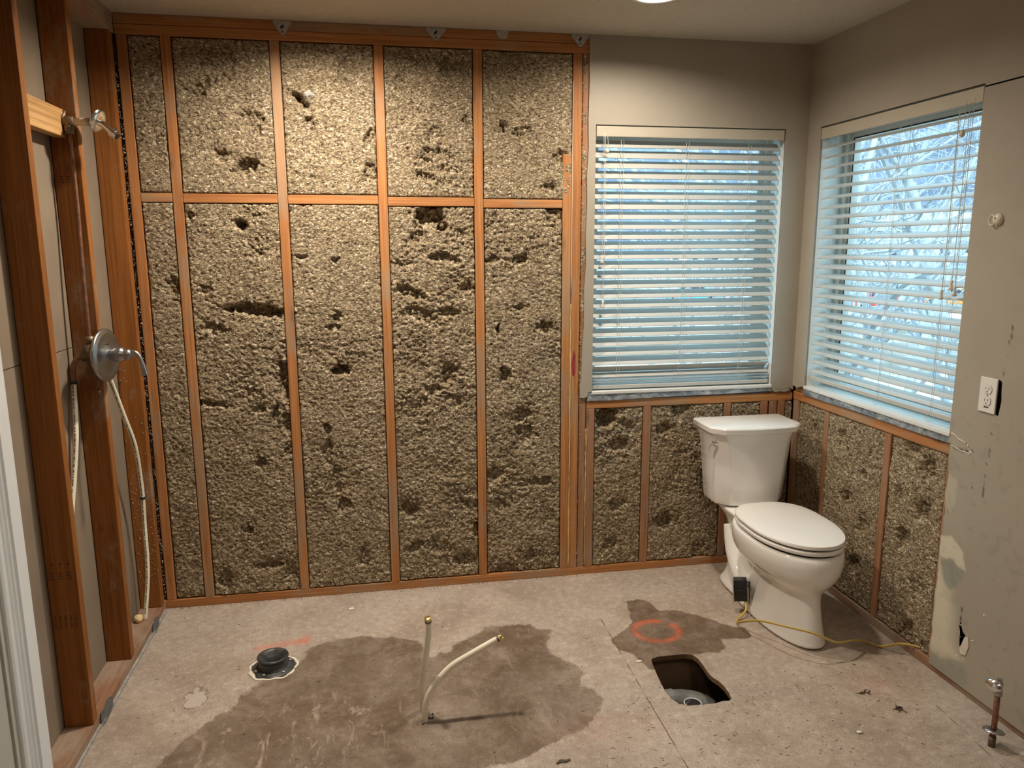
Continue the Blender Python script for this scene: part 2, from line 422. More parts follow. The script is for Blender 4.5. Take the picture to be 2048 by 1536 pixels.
def ground_mat():
    m = NT('snow_ground'); n = m.noise(m.co(), 0.09, 6, 0.65)
    m.col(m.ramp(n, [(0.42, (0.17, 0.15, 0.12)), (0.50, (0.38, 0.37, 0.36)), (0.62, (0.55, 0.56, 0.57))])).rough(0.95); return m.m
ground_m = ground_mat()
def hill_mat():
    m = NT('wooded_hillside'); n = m.noise(m.co((1, 1, 2)), 0.03, 8, 0.72); n2 = m.noise(m.co(), 0.35, 4, 0.7)
    c = m.ramp(n, [(0.36, (0.07, 0.085, 0.125)), (0.50, (0.13, 0.16, 0.22)), (0.60, (0.22, 0.26, 0.32)), (0.68, (0.42, 0.46, 0.50))])
    c = m.mix(m.ramp(n2, [(0.4, 0.5), (0.6, 0.0)]), c, (0.08, 0.10, 0.15)); m.col(c).rough(1.0); return m.m
hill_m = hill_mat()
bark_m = plain('pale_bark', (0.40, 0.43, 0.46), 0.8, var=0.25, vscale=9)
house_m = plain('white_siding', (0.50, 0.51, 0.51), 0.7, var=0.03)
roof_m = plain('snowy_roof', (0.36, 0.33, 0.29), 0.9, var=0.2, vscale=0.6)
win_m = plain('dark_pane', (0.05, 0.06, 0.08), 0.2)
red_m = plain('red_car_paint', (0.55, 0.05, 0.05), 0.3)
teal_m = plain('teal_car_paint', (0.08, 0.35, 0.42), 0.3)
orange_m = plain('orange_car_paint', (0.75, 0.28, 0.06), 0.4)

# ================================================================== STRUCTURE
def grid_obj(name, mat, us, vs_, to3, keep=None, snap=None, marks=None, parent=None, org=None, smooth=True, flip=False):
    """dense sheet; to3(u,v)->xyz arrays; snap: polygon cut out of the sheet"""
    U, V = np.meshgrid(us, vs_, indexing='ij'); nu, nv = U.shape
    U = U.copy(); V = V.copy(); drop = np.zeros((nu - 1, nv - 1), bool)
    for poly in (snap or []):
        cell = us[1] - us[0]
        for it in range(2):
            sd, nx, ny = poly_sdf(U, V, poly); m = np.abs(sd) < 0.62 * abs(cell)
            U[m] = nx[m]; V[m] = ny[m]
        cu = (U[:-1, :-1] + U[1:, :-1] + U[:-1, 1:] + U[1:, 1:]) / 4; cv = (V[:-1, :-1] + V[1:, :-1] + V[:-1, 1:] + V[1:, 1:]) / 4
        sd2, _, _ = poly_sdf(cu, cv, poly); drop |= sd2 < 0
    if keep is not None: drop |= ~keep((U[:-1, :-1] + U[1:, 1:]) / 2, (V[:-1, :-1] + V[1:, 1:]) / 2)
    X, Y, Z = to3(U, V); P = np.stack([X, Y, Z], -1).reshape(-1, 3)
    if org is None: org = np.array([P[:, 0].mean(), P[:, 1].mean(), P[:, 2].min()])
    P = P - org
    idx = np.arange(nu * nv).reshape(nu, nv)
    q = np.stack([idx[:-1, :-1], idx[1:, :-1], idx[1:, 1:], idx[:-1, 1:]], -1)[~drop]
    if flip: q = q[:, ::-1]
    me = bpy.data.meshes.new(name); nf = len(q)
    me.vertices.add(len(P)); me.vertices.foreach_set('co', P.ravel())
    me.loops.add(nf * 4); me.loops.foreach_set('vertex_index', q.ravel().astype(np.int32))
    me.polygons.add(nf); me.polygons.foreach_set('loop_start', np.arange(0, nf * 4, 4, dtype=np.int32))
    me.polygons.foreach_set('loop_total', np.full(nf, 4, np.int32))
    me.update(calc_edges=True); me.validate()
    if marks is not None:
        a = me.color_attributes.new('marks', 'FLOAT_COLOR', 'POINT'); mk = marks(U, V); R, G, Bc = mk[:3]
        col = np.stack([R, G, Bc, mk[3] if len(mk) > 3 else np.ones_like(R)], -1).reshape(-1, 4).astype(np.float32); a.data.foreach_set('color', col.ravel())
    o = link(name, me, mat, parent, org)
    if smooth: me.polygons.foreach_set('use_smooth', [True] * nf)
    return o

# ---- floor
HOLE = [(1.931, -0.805), (1.938, -0.785), (1.962, -0.774), (2.03, -0.774), (2.083, -0.776), (2.105, -0.788), (2.114, -0.819), (2.113, -0.87), (2.110, -0.92), (2.113, -0.945),
        (2.124, -0.972), (2.129, -1.01), (2.127, -1.05), (2.120, -1.08), (2.109, -1.092), (2.085, -1.089), (2.053, -1.097), (2.0, -1.095), (1.955, -1.093), (1.928, -1.075), (1.913, -1.045), (1.909, -0.995), (1.918, -0.9)]
STAIN_RING = [(1.855, -0.605), (1.95, -0.50), (1.98, -0.40), (1.985, -0.30), (2.04, -0.28), (2.085, -0.31), (2.115, -0.40), (2.17, -0.44), (2.225, -0.483), (2.33, -0.57), (2.40, -0.62), (2.40, -0.70), (2.33, -0.70),
              (2.258, -0.690), (2.26, -0.74), (2.21, -0.78), (2.15, -0.77), (2.091, -0.77), (1.97, -0.80), (1.91, -0.84), (1.88, -0.80), (1.868, -0.73), (1.845, -0.65)]
STAIN_BIG = [(0.15, -1.50), (0.22, -1.10), (0.33, -0.92), (0.42, -0.78), (0.50, -0.64), (0.60, -0.56), (0.66, -0.46), (0.75, -0.40), (0.84, -0.385), (0.97, -0.43), (1.06, -0.46), (1.10, -0.60), (1.17, -0.585),
             (1.24, -0.50), (1.34, -0.42), (1.50, -0.42), (1.60, -0.50), (1.58, -0.66), (1.66, -0.80), (1.63, -0.92), (1.67, -1.02), (1.58, -1.14), (1.42, -1.20), (1.30, -1.26), (1.05, -1.32), (0.8, -1.6), (0.4, -1.9)]
def floor_marks(U, V):
    wx = U + 0.05 * (fbm(U * 14, V * 14, 1) - 0.5) + 0.06 * (fbm(U * 4, V * 4, 2) - 0.5)
    wy = V + 0.05 * (fbm(U * 14, V * 14, 5) - 0.5) + 0.06 * (fbm(U * 4, V * 4, 6) - 0.5)
    s1, _, _ = poly_sdf(wx, wy, STAIN_RING); s2, _, _ = poly_sdf(wx, wy, STAIN_BIG)
    f1 = np.clip(0.5 - s1 / 0.05, 0, 1); f2 = np.clip(0.5 - s2 / 0.11, 0, 1); F = np.maximum(f1, f2)
    I = np.where(f1 > f2, 0.95, 0.62 + 0.55 * fbm(U * 5, V * 5, 9))
    sm = sstep(0.05, 0.0, np.hypot((wx - 1.27) / 1.6, wy + 0.17)) * 0.9
    gx, gy = 0.30, -0.86
    rw = 0.5 * sstep(0.25, 0.0, np.hypot((U - 2.62) / 1.0, (V + 0.98) * 1.2) - 0.10) * fbm(U * 9, V * 9, 12)
    sm = 0.45 * np.maximum(sm / 0.9, 0); rw = rw * 0.8; F = np.clip(np.maximum(F, np.maximum(sm, rw)), 0, 1)
    a = np.hypot((U - 2.035) / 0.090, (V + 0.585) / 0.082)
    ang = np.arctan2(V + 0.585, U - 2.035)
    ring = np.exp(-((a - 1) / 0.17) ** 2) * np.where((ang > 0.5) & (ang < 1.0), 0.15, 1.0) * (0.25 + 0.75 * fbm(np.cos(ang) * 2 + 3, np.sin(ang) * 2 + 3, 3)) * (0.6 + 0.6 * fbm(U * 30, V * 30, 4)) * 1.1
    tub = np.exp(-((V + 0.405 - 0.15 * (U - 0.55)) / 0.022) ** 2) * sstep(0.40, 0.46, U) * sstep(0.66, 0.60, U) * 0.42
    tub2 = np.exp(-((U - 0.62) / 0.02) ** 2) * sstep(-0.45, -0.40, V) * sstep(-0.32, -0.37, V) * 0.3
    pk = 0.16 * sstep(0.30, 0.0, np.hypot(U - 1.62, (V + 1.17) * 2)) * fbm(U * 14, V * 14, 8) + 0.14 * sstep(0.14, 0.0, np.hypot(U - 2.66, (V + 1.10) * 1.4)) * fbm(U * 14, V * 14, 8)
    G = np.clip(np.maximum(np.maximum(ring, tub + tub2), pk), 0, 1)
    Bl = sstep(-0.72, -0.95, V) * sstep(1.05, 0.7, U)
    return F, G, np.clip(Bl + 0.25, 0, 1), np.clip(I, 0, 1)
fl = grid_obj('floor', floor_m, np.arange(-0.10, 2.99, 0.006), np.arange(-1.98, 0.12, 0.006), lambda U, V: (U, V, 0.0006 * (fbm(U * 9, V * 9, 2) - 0.5)), snap=[HOLE], marks=floor_marks, org=np.array([0.0, 0.0, 0.0]))
struct(fl)
b = MB().box(-0.15, 3.05, -4.75, -1.975, -0.02, 0.0); struct(b.build('floor', floor_m))
# cut thickness of the board round the hole, joists and the dark space beneath
m = MB(); n = len(HOLE)
vs = [(x, y, 0.0) for x, y in HOLE] + [(x, y, -0.019) for x, y in HOLE]
m.add(vs, [(i, (i + 1) % n, (i + 1) % n + n, i + n) for i in range(n)])
hedge = m.build('trim_1', joist_m); struct(hedge)
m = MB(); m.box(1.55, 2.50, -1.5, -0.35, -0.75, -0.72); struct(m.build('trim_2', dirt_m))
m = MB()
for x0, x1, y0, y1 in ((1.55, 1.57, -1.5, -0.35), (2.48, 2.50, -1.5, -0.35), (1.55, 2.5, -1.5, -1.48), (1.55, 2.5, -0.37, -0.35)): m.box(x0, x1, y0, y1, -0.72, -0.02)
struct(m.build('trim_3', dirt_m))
jo = MB().box(1.57, 2.48, -0.755, -0.717, -0.26, -0.02).build('floor_joist', joist_m, bevel=0.002)
tag(jo, 'dark floor joist seen inside the floor hole under the board', 'joist')

# ---- ceiling with real recesses for the lamps
LAMPS = [(1.975, -0.545), (0.80, -0.565), (0.85, -2.55), (2.05, -2.55)]  # last two are unseen fill lamps added behind the camera
def ceiling():
    bm = bmesh.new(); xs = [-0.15, 1.40, 3.05]; ys = [-4.75, -1.5, 0.15]
    for i in range(2):
        for j in range(2):
            x0, x1, y0, y1 = xs[i], xs[i + 1], ys[j], ys[j + 1]
            L = [p for p in LAMPS if x0 < p[0] < x1 and y0 < p[1] < y1][0]
            N = 48; cir = []; sq = []
            for k in range(N):
                a = 2 * PI * k / N + 1e-4; dx, dy = math.cos(a), math.sin(a)
                cir.append(bm.verts.new((L[0] + 0.075 * dx, L[1] + 0.075 * dy, H)))
                t = min(((x1 if dx > 0 else x0) - L[0]) / dx, ((y1 if dy > 0 else y0) - L[1]) / dy)
                sq.append(bm.verts.new((L[0] + t * dx, L[1] + t * dy, H)))
            for k in range(N):
                l = (k + 1) % N; bm.faces.new((cir[k], cir[l], sq[l], sq[k]))
            for cx, cy in ((x0, y0), (x1, y0), (x0, y1), (x1, y1)):
                k = min(range(N), key=lambda k: (sq[k].co.x - cx) ** 2 + (sq[k].co.y - cy) ** 2)
                best = None
                for kk in (k - 1, k):
                    a, b_ = sq[kk % N].co, sq[(kk + 1) % N].co
                    if abs(a.x - b_.x) > 1e-5 and abs(a.y - b_.y) > 1e-5: best = kk
                if best is not None:
                    c = bm.verts.new((cx, cy, H)); bm.faces.new((sq[best % N], sq[(best + 1) % N], c))
    me = bpy.data.meshes.new('ceiling'); bmesh.ops.recalc_face_normals(bm, faces=bm.faces); bm.to_mesh(me); bm.free()
    o = link('ceiling', me, ceil_m, None, (0, 0, 0)); return o
struct(ceiling())
for i, (x, y) in enumerate(LAMPS):
    r = thing('recessed_light', (x, y, H))
    lab = ['round recessed ceiling light above the toilet, cut by the top edge', 'recessed ceiling light near the shower wall, just above the frame',
           'added recessed fill light behind the camera on the left', 'added recessed fill light behind the camera on the right'][i]
    tag(r, lab, 'ceiling light', 'recessed lights in the ceiling')
    MB().lathe([(0.074, 0.0), (0.095, 0.0), (0.094, -0.004), (0.078, -0.006), (0.072, 0.0)], (x, y, H - 0.0005), (0, 0, 1), 48, False).build('trim_ring', white_m, r, smooth=True)
    m = MB(); n = 48; rings = []
    for rr, hh in ((0.074, 0.0), (0.070, 0.04), (0.060, 0.055)):
        rings.append([(x + rr * math.cos(2 * PI * k / n), y + rr * math.sin(2 * PI * k / n), H + hh) for k in range(n)])
    m.loft(rings, False, True).build('can', white_m, r, smooth=False)
    MB().lathe([(0.069, 0.0), (0.069, 0.003)], (x, y, H + 0.012), (0, 0, 1), 40).build('lens', lens_m, r)
    ld = bpy.data.lights.new('lamp', 'AREA'); ld.shape = 'DISK'; ld.size = 0.105; ld.color = LAMP
    ld.energy = [LAMP_W * 0.80, LAMP_W * 1.5, LAMP_W * 0.25, LAMP_W * 0.25][i]; ld.spread = math.radians(158)
    lo = bpy.data.objects.new('lamp', ld); C.objects.link(lo); lo.parent = r; lo.location = (0, 0, 0.010)

# ---- walls
YD = -0.008                        # drywall face on the far wall
XR = W - 0.006                     # drywall face on the right wall
XF = W + 0.006                     # framing face on the right wall
left_edge = [(1.882, H), (1.884, 2.25), (1.881, 2.09), (1.884, 1.98), (1.878, 1.86), (1.881, 1.74), (1.876, 1.6), (1.879, 1.48), (1.872, 1.36), (1.873, 1.2), (1.866, 1.08), (1.864, 0.96), (1.857, 0.925), (1.858, 0.872), (1.872, 0.868), (1.893, 0.872)]
m = MB()
m.prism(left_edge + [(1.897, 0.895), (1.915, 0.897), (1.915, 2.075), (1.915, H)], 1, YD, 0.0)
m.prism([(1.915, 2.075), (2.81, 2.075), (2.81, H), (1.915, H)], 1, YD, 0.0)
m.prism([(2.81, 0.895), (2.818, 0.874), (2.84, 0.880), (2.87, 0.870), (2.90, 0.882), (XR + 0.004, 0.868), (XR + 0.004, H), (2.81, H)], 1, YD, 0.0)
struct(m.build('wall_back', wall_m))
y0w, y1w, z0w, z1w = -0.107, -1.035, 0.905, 2.073
m = MB()
m.box(XR, XR + 0.011, y0w, y1w, z1w, H)
m.prism([(0.0, H), (0.0, 0.885), (-0.02, 0.892), (-0.045, 0.884), (-0.07, 0.893), (-0.095, 0.90), (y0w, z0w), (y0w, H)], 0, XR, XR + 0.011)
m.box(XR, XR + 0.011, -1.85, y1w, 2.06, H)
m.box(XR, XR + 0.011, -4.7, -1.85, 0.0, H)
struct(m.build('wall_right', wall_m))
WHOLE = [(-1.168, 0.243), (-1.175, 0.262), (-1.181, 0.240), (-1.188, 0.228), (-1.203, 0.220), (-1.195, 0.200), (-1.186, 0.178), (-1.181, 0.158), (-1.177, 0.19), (-1.176, 0.22)]
GAP = [(-1.222, 1.128), (-1.234, 1.120), (-1.236, 1.085), (-1.2395, 1.06), (-1.236, 1.03), (-1.233, 1.008), (-1.222, 1.012)]
def wall_marks(U, V):
    wx = U + 0.02 * (fbm(U * 25, V * 25, 1) - 0.5); wy = V + 0.02 * (fbm(U * 25, V * 25, 5) - 0.5)
    def soft(p, e0, e1): return sstep(e0, e1, poly_sdf(wx, wy, p)[0])
    cream = np.maximum(soft([(-1.03, 0.525), (-1.09, 0.545), (-1.15, 0.505), (-1.175, 0.45), (-1.15, 0.44), (-1.10, 0.455), (-1.06, 0.45), (-1.03, 0.46)], 0.004, -0.004),
                       soft([(-1.03, 0.43), (-1.09, 0.36), (-1.12, 0.30), (-1.13, 0.16), (-1.18, 0.12), (-1.12, 0.10), (-1.03, 0.085)], 0.05, -0.03))
    grey = soft([(-1.085, 0.452), (-1.115, 0.462), (-1.13, 0.445), (-1.17, 0.445), (-1.165, 0.41), (-1.135, 0.385), (-1.12, 0.352), (-1.09, 0.352), (-1.06, 0.39), (-1.07, 0.44)], 0.006, -0.006) * (0.5 + 0.5 * fbm(U * 40, V * 40, 3))
    grey = np.maximum(grey, soft([(-1.03, 0.08), (-1.10, 0.078), (-1.21, 0.125), (-1.23, 0.06), (-1.17, 0.0), (-1.03, 0.0)], 0.004, -0.004) * 0.65)
    grey = np.maximum(grey, soft([(-1.04, 0.78), (-1.05, 0.835), (-1.09, 0.80), (-1.10, 0.78)], 0.004, -0.003) * 0.55)
    cream = np.maximum(cream, soft([(-1.03, 0.66), (-1.08, 0.62), (-1.095, 0.70), (-1.09, 0.75), (-1.03, 0.765)], 0.004, -0.004) * 0.35)
    def ln(a, b_, w):
        a = np.array(a); b_ = np.array(b_); e = b_ - a; t = np.clip(((wx - a[0]) * e[0] + (wy - a[1]) * e[1]) / (e @ e), 0, 1)
        return sstep(w, w * 0.4, np.hypot(wx - a[0] - t * e[0], wy - a[1] - t * e[1]))
    crack = np.maximum(np.maximum(ln((-1.176, 0.245), (-1.173, 0.31), 0.004), ln((-1.045, 0.855), (-1.14, 0.862), 0.003)), np.maximum(ln((-1.235, 1.14), (-1.25, 1.30), 0.0025), ln((-1.215, 0.95), (-1.205, 0.72), 0.0022)) * 0.8)
    crack = crack * (0.35 + 0.65 * (vn(V * 60, U * 60, 4) > 0.35)); crack = np.maximum(crack, ln((-1.05, 0.868), (-1.10, 0.866), 0.002) * 0.6)
    sp = sstep(0.80, 0.84, vn(U * 45, V * 45, 7)) * 0.25 * sstep(1.3, 0.9, V)
    return cream, grey, np.clip(np.maximum(crack, sp * 0.4), 0, 1)
us = np.arange(-1.852, -1.031, 0.007)
def rw3(U, V):
    e = np.clip((U + 1.055) / 0.02, 0, 1) * (V < 0.875)
    U2 = U - e * (0.004 + 0.016 * fbm(V * 30, V * 0, 2)) + 0.0
    return XR + 0 * U, U2, V
struct(grid_obj('wall_right', wall_m, us, np.arange(0.028, 2.068, 0.007), rw3, snap=[WHOLE, GAP], marks=wall_marks))
m = MB(); m.box(XR + 0.004, XR + 0.011, -1.85, -1.044, 0.03, 1.0); m.box(XR + 0.05, XR + 0.06, -1.3, -1.1, 0.9, 1.2)
# gypsum backing with the same openings left free
mm = MB(); mm.box(XR + 0.0005, XR + 0.011, -1.046, -1.036, 0.905, 2.06)
struct(mm.build('wall_right', gyp_m))
struct(MB().box(XF + 0.095, XF + 0.11, -4.7, 0.12, 0.0, 0.90).box(XF + 0.095, XF + 0.11, -4.7, -1.04, 0.90, H).box(XF + 0.03, XF + 0.11, -1.04, 0.12, 2.09, H).box(XF + 0.03, XF + 0.11, -0.10, 0.12, 0.90, 2.09).build('wall_right_sheathing', sheath_m))
struct(MB().box(-0.12, 1.89, 0.092, 0.11, 0.0, H).box(1.89, 3.05, 0.092, 0.11, 0.0, 0.87).box(1.89, 3.05, 0.03, 0.11, 2.09, H).box(2.83, 3.05, 0.03, 0.11, 0.87, 2.09).box(1.885, 1.90, 0.002, 0.11, 0.87, H).build('wall_back_sheathing', sheath_m))
m = MB(); m.box(-0.105, -0.089, -1.30, 0.12, 0.0, 1.2185); m.box(-0.105, -0.089, -1.30, 0.12, 1.2215, H); m.box(-0.12, -0.100, -1.30, 0.12, 0, H)
struct(m.build('wall_left', paper_m))
m = MB().box(-0.02, 0.0, -4.7, -2.24, 0.0, H).box(-0.02, 0.0, -2.24, -1.26, 2.12, H); struct(m.build('wall_left', wall_m))
struct(MB().box(-0.15, 3.05, -4.75, -4.70, 0.0, H).build('wall_front', wall_m))
struct(MB().box(-0.22, -0.20, -4.8, 0.2, -0.1, 2.7).box(-0.22, 3.2, -4.8, 0.115, 2.62, 2.66).box(-0.22, 3.2, -4.85, -4.8, -0.1, 2.66).box(3.06, 3.2, -4.8, -1.04, -0.1, 2.66).box(-0.22, -0.1, 0.115, 0.14, -0.1, 2.66).build('sun_block_shell', sheath_m))  # unseen shell added to keep the sun from leaking into the room
# door and its casing
dr = thing('door_1', (-0.01, -1.80, 0.0)); struct(dr)
MB().box(-0.045, -0.012, -2.13, -1.365, 0.01, 2.03).build('door_slab', door_shade_m, dr, bevel=0.002)
MB().box(-0.013, -0.006, -1.475, -1.372, 0.01, 2.03).box(-0.013, -0.006, -2.12, -2.02, 0.01, 2.03).box(-0.013, -0.006, -2.02, -1.475, 1.90, 2.03).box(-0.013, -0.006, -2.02, -1.475, 0.01, 0.24).build('stile_and_rail', door_shade_m, dr, bevel=0.003)
MB().box(-0.089, 0.0, -1.372, -1.352, 0.0, 2.06).box(-0.089, 0.0, -2.15, -2.13, 0.0, 2.06).build('jamb', door_shade_m, dr)
prof = [(-1.242, -0.01), (-1.242, 0.020), (-1.246, 0.024), (-1.300, 0.024), (-1.304, 0.019), (-1.309, 0.0165), (-1.313, 0.019), (-1.318, 0.0150), (-1.322, 0.0125), (-1.327, 0.015), (-1.332, 0.0110), (-1.336, 0.0135), (-1.346, 0.0115), (-1.352, 0.008), (-1.352, -0.01)]
m = MB(); n = len(prof); vs = [(x, y, 0.0) for y, x in prof] + [(x, y, 2.12) for y, x in prof]
m.add(vs, [tuple(range(n)), tuple(range(2 * n - 1, n - 1, -1))] + [(i, i + n, (i + 1) % n + n, (i + 1) % n) for i in range(n)])
struct(m.build('trim_4', white_m))

# ================================================================== FRAMING
def beam(x0, x1, y0, y1, z0, z1, name, mat, label, cat, group=None, bv=0.0025):
    o = MB().box(x0, x1, y0, y1, z0, z1).build(name, mat, bevel=bv, seg=2)
    return tag(o, label, cat, group)
D = 0.089
beam(-0.001, 1.884, 0, D, 2.364, 2.4015, 'top_plate', wood_x, 'lower board of the doubled plate along the top of the insulated wall', 'wall plate', 'plates')
beam(-0.001, 1.884, 0.001, D, 2.4025, 2.4395, 'top_plate', wood_x, 'upper board of the doubled plate, touching the ceiling above the insulated wall', 'wall plate', 'plates')
beam(-0.089, 2.93, 0, D, 0.0, 0.038, 'sole_plate', wood_x, 'long floor plate under the insulated far wall', 'wall plate', 'plates')
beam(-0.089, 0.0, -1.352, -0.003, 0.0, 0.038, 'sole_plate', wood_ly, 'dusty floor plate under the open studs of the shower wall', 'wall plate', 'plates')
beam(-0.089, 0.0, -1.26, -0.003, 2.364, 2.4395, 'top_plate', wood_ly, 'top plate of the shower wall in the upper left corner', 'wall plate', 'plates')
SW = 0.019
SX = [0.1821, 0.5885, 0.9949, 1.4013]
labs = ['stud between the narrow left bay and the bay with the long gouge', 'stud right of the bay with the long horizontal gouge',
        'stud in the middle of the insulated wall, right of the smoothest lower bay', 'stud right of the heavily gouged bay, second full stud left of the window']
beam(0.0045, 0.0425, 0, D, 0.038, 2.364, 'wall_stud', wood_z, 'corner stud at the far left end of the insulated wall', 'wall stud', 'studs of the insulated wall')
for x, l in zip(SX, labs):
    beam(x - SW, x + SW, 0, D, 0.038, 2.364, 'wall_stud', wood_z, l, 'wall stud', 'studs of the insulated wall')
beam(1.772, 1.811, 0.0, D, 0.038, 1.95, 'wall_stud', wood_z, 'left member of the doubled stud beside the window, partly under insulation at its top', 'wall stud', 'studs of the insulated wall')
beam(1.8135, 1.853, 0, D, 0.038, 2.364, 'wall_stud', wood_z, 'right member of the doubled stud beside the window, full height', 'wall stud', 'studs of the insulated wall')
beam(1.858, 1.889, 0.002, D, 0.038, 2.364, 'wall_stud', wood_red, 'reddish scuffed stud half hidden by the cut edge of the drywall left of the window', 'wall stud', 'studs of the insulated wall')
beam(1.8925, 1.931, 0, D, 0.038, 0.815, 'wall_stud', wood_red, 'short stud at the left end of the opening under the far window', 'wall stud', 'short studs under the far window')
for x0, x1, l in ((2.170, 2.208, 'short stud midway between window corner and toilet tank under the far window'), (2.576, 2.611, 'short stud behind the toilet tank under the far window'),
                  (2.764, 2.803, 'left one of the clustered short corner studs behind the toilet'), (2.812, 2.850, 'second of the clustered short corner studs behind the toilet'), (2.856, 2.893, 'last of the clustered short corner studs, nearest the corner')):
    beam(x0, x1, 0.0, D, 0.038, 0.815, 'wall_stud', wood_red, l, 'wall stud', 'short studs under the far window')
beam(1.893, 2.93, 0, D, 0.815, 0.853, 'rough_sill', wood_x, 'horizontal rough sill board under the far window', 'rough sill', 'rough sills')
beam(2.815, 2.925, 0.004, D, 0.8535, 0.905, 'wood_block', wood_red, 'scuffed wood block in the room corner just above the rough sill boards', 'wood block')
beam(XF + 0.004, XF + D, -0.098, -0.008, 0.863, 0.915, 'wood_block', wood_red, 'scuffed wood block beside the corner under the right window edge', 'wood block')
o = MB().prism([(2.818, 0.868), (2.835, 0.858), (2.86, 0.864), (2.88, 0.858), (2.905, 0.866), (2.905, 0.880), (2.86, 0.884), (2.82, 0.882)], 1, -0.007, 0.003).build('drywall_scrap', plain('greenish_board', (0.34, 0.36, 0.29), 0.9, var=0.15, vscale=60)); tag(o, 'greenish drywall scrap left at the corner between the two windows', 'drywall piece')
# blocking between studs
bx = [0.0425, SX[0] - SW, SX[0] + SW, SX[1] - SW, SX[1] + SW, SX[2] - SW, SX[2] + SW, SX[3] - SW, SX[3] + SW, 1.772]
bz = [1.737, 1.735, 1.733, 1.727, 1.721]
bl = ['short horizontal blocking in the narrow left bay', 'horizontal blocking above the bay with the long gouge', 'horizontal blocking in the middle bay left of centre', 'dusty horizontal blocking above the deepest hole', 'horizontal blocking in the bay nearest the window']
for i in range(5):
    beam(bx[2 * i] + 0.001, bx[2 * i + 1] - 0.001, 0.0015, D, bz[i], bz[i] + 0.036, 'blocking', wood_x, bl[i], 'blocking', 'blocking pieces of the insulated wall')
# right wall framing
beam(XF, XF + D, -0.055, -0.005, 0.038, 0.82, 'wall_stud', wood_red, 'short corner stud on the right wall, beside the toilet tank', 'wall stud', 'short studs under the right window')
beam(XF + 0.004, XF + D, -0.294, -0.258, 0.038, 0.82, 'wall_stud', wood_red, 'short stud nearly buried in insulation under the right window', 'wall stud', 'short studs under the right window')
beam(XF - 0.001, XF + D, -0.722, -0.684, 0.038, 0.82, 'wall_stud', wood_red, 'bare short stud between two insulation bays under the right window', 'wall stud', 'short studs under the right window')
beam(XF, XF + D, -1.062, -1.024, 0.038, 0.82, 'wall_stud', wood_red, 'stud edge along the cut drywall under the right window', 'wall stud', 'short studs under the right window')
beam(XF - 0.002, XF + D, -1.08, -0.003, 0.822, 0.862, 'rough_sill', wood_y, 'dusty rough sill board under the right window', 'rough sill', 'rough sills')
o = beam(XF - 0.002, XF + D, -1.9, -0.003, 0.0, 0.038, 'sole_plate', wood_ly, 'floor plate along the right wall from the corner to the supply valve', 'wall plate', 'plates')
# left wall studs
LS = [(-0.889, -0.853, 'nearest open stud of the shower wall, with dark HT stamps'), (-0.487, -0.451, 'middle open stud of the shower wall, behind the shower valve'), (-0.062, -0.024, 'open stud of the shower wall in the far left corner')]
lstuds = []
for a, b_, l in LS:
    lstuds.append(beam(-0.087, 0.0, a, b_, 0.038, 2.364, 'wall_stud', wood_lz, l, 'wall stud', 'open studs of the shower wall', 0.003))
# metal strips under the windows
def strip(name, label, plane):
    t = MB()
    if plane == 'b':
        pts = [(1.893, 0.853), (1.90, 0.893), (2.1, 0.891), (2.4, 0.892), (2.7, 0.888), (2.815, 0.893), (2.815, 0.865), (2.6, 0.861), (2.3, 0.858), (2.0, 0.851)]
        t.prism(pts, 1, -0.006, 0.0)
    else:
        pts = [(-0.10, 0.862), (-0.10, 0.900), (-0.5, 0.902), (-1.03, 0.904), (-1.036, 0.866), (-0.8, 0.864), (-0.5, 0.866), (-0.3, 0.862)]
        t.prism(pts, 0, XF - 0.010, XF - 0.002)
    o = t.build(name, galv_m, bevel=0.001); tag(o, label, 'metal strip', 'metal strips under the windows')
    rr = random.Random(4)
    for k in range(20):
        q = MB()
        u = (1.93 + k * 0.045) if plane == 'b' else (-0.14 - k * 0.045)
        z = (0.870 if plane == 'b' else 0.880) + rr.uniform(-0.006, 0.010); u += rr.uniform(-0.01, 0.01)
        if plane == 'b': q.lathe([(0.0022, 0), (0.0022, 0.0006)], (u, -0.0068, z), (0, 1, 0), 8)
        else: q.lathe([(0.0022, 0), (0.0022, 0.0006)], (XF - 0.0108, u, z), (1, 0, 0), 8)
        q.build('punched_hole', dark_m, o)
strip('metal_edge_strip', 'dented grey metal strip under the far window', 'b')
strip('metal_edge_strip', 'dented grey metal strip under the right window', 'r')
# adhesive lines and paint smears on studs
for x, z0, z1, l in ((1.8125, 0.04, 1.30, 'thin yellow adhesive line down the doubled stud left of the window'), (1.891, 0.05, 0.72, 'thin yellow adhesive line on the short stud under the window corner')):
    pts = [(x + random.uniform(-.0012, .0012), -0.0015, z0 + (z1 - z0) * k / 40) for k in range(41)]
    tag(MB().tube(pts, [random.uniform(.0014, .0032) for _ in pts], 6).build('adhesive_line', glue_m, smooth=True), l, 'adhesive', 'adhesive lines')
o = MB().tube([(1.813, -0.0012, 1.35 + k * 0.06) for k in range(16)], 0.0013, 6).build('paper_edge', whitechip_m, smooth=True); tag(o, 'thin pale paper edge on the doubled stud higher up', 'drywall paper')
pts = [(1.828 + 0.010 * math.sin(a) * (0.7 + 0.4 * random.random()), 1.03 + 0.06 * math.cos(a)) for a in [2 * PI * k / 18 for k in range(18)]]
o = MB().prism(pts, 1, -0.0008, 0.001).build('paint_mark', plain('dark_red_paint', (0.30, 0.03, 0.03), 0.8, var=0.3, vscale=80)); tag(o, 'dark red paint mark on the stud just left of the window bottom', 'paint mark')

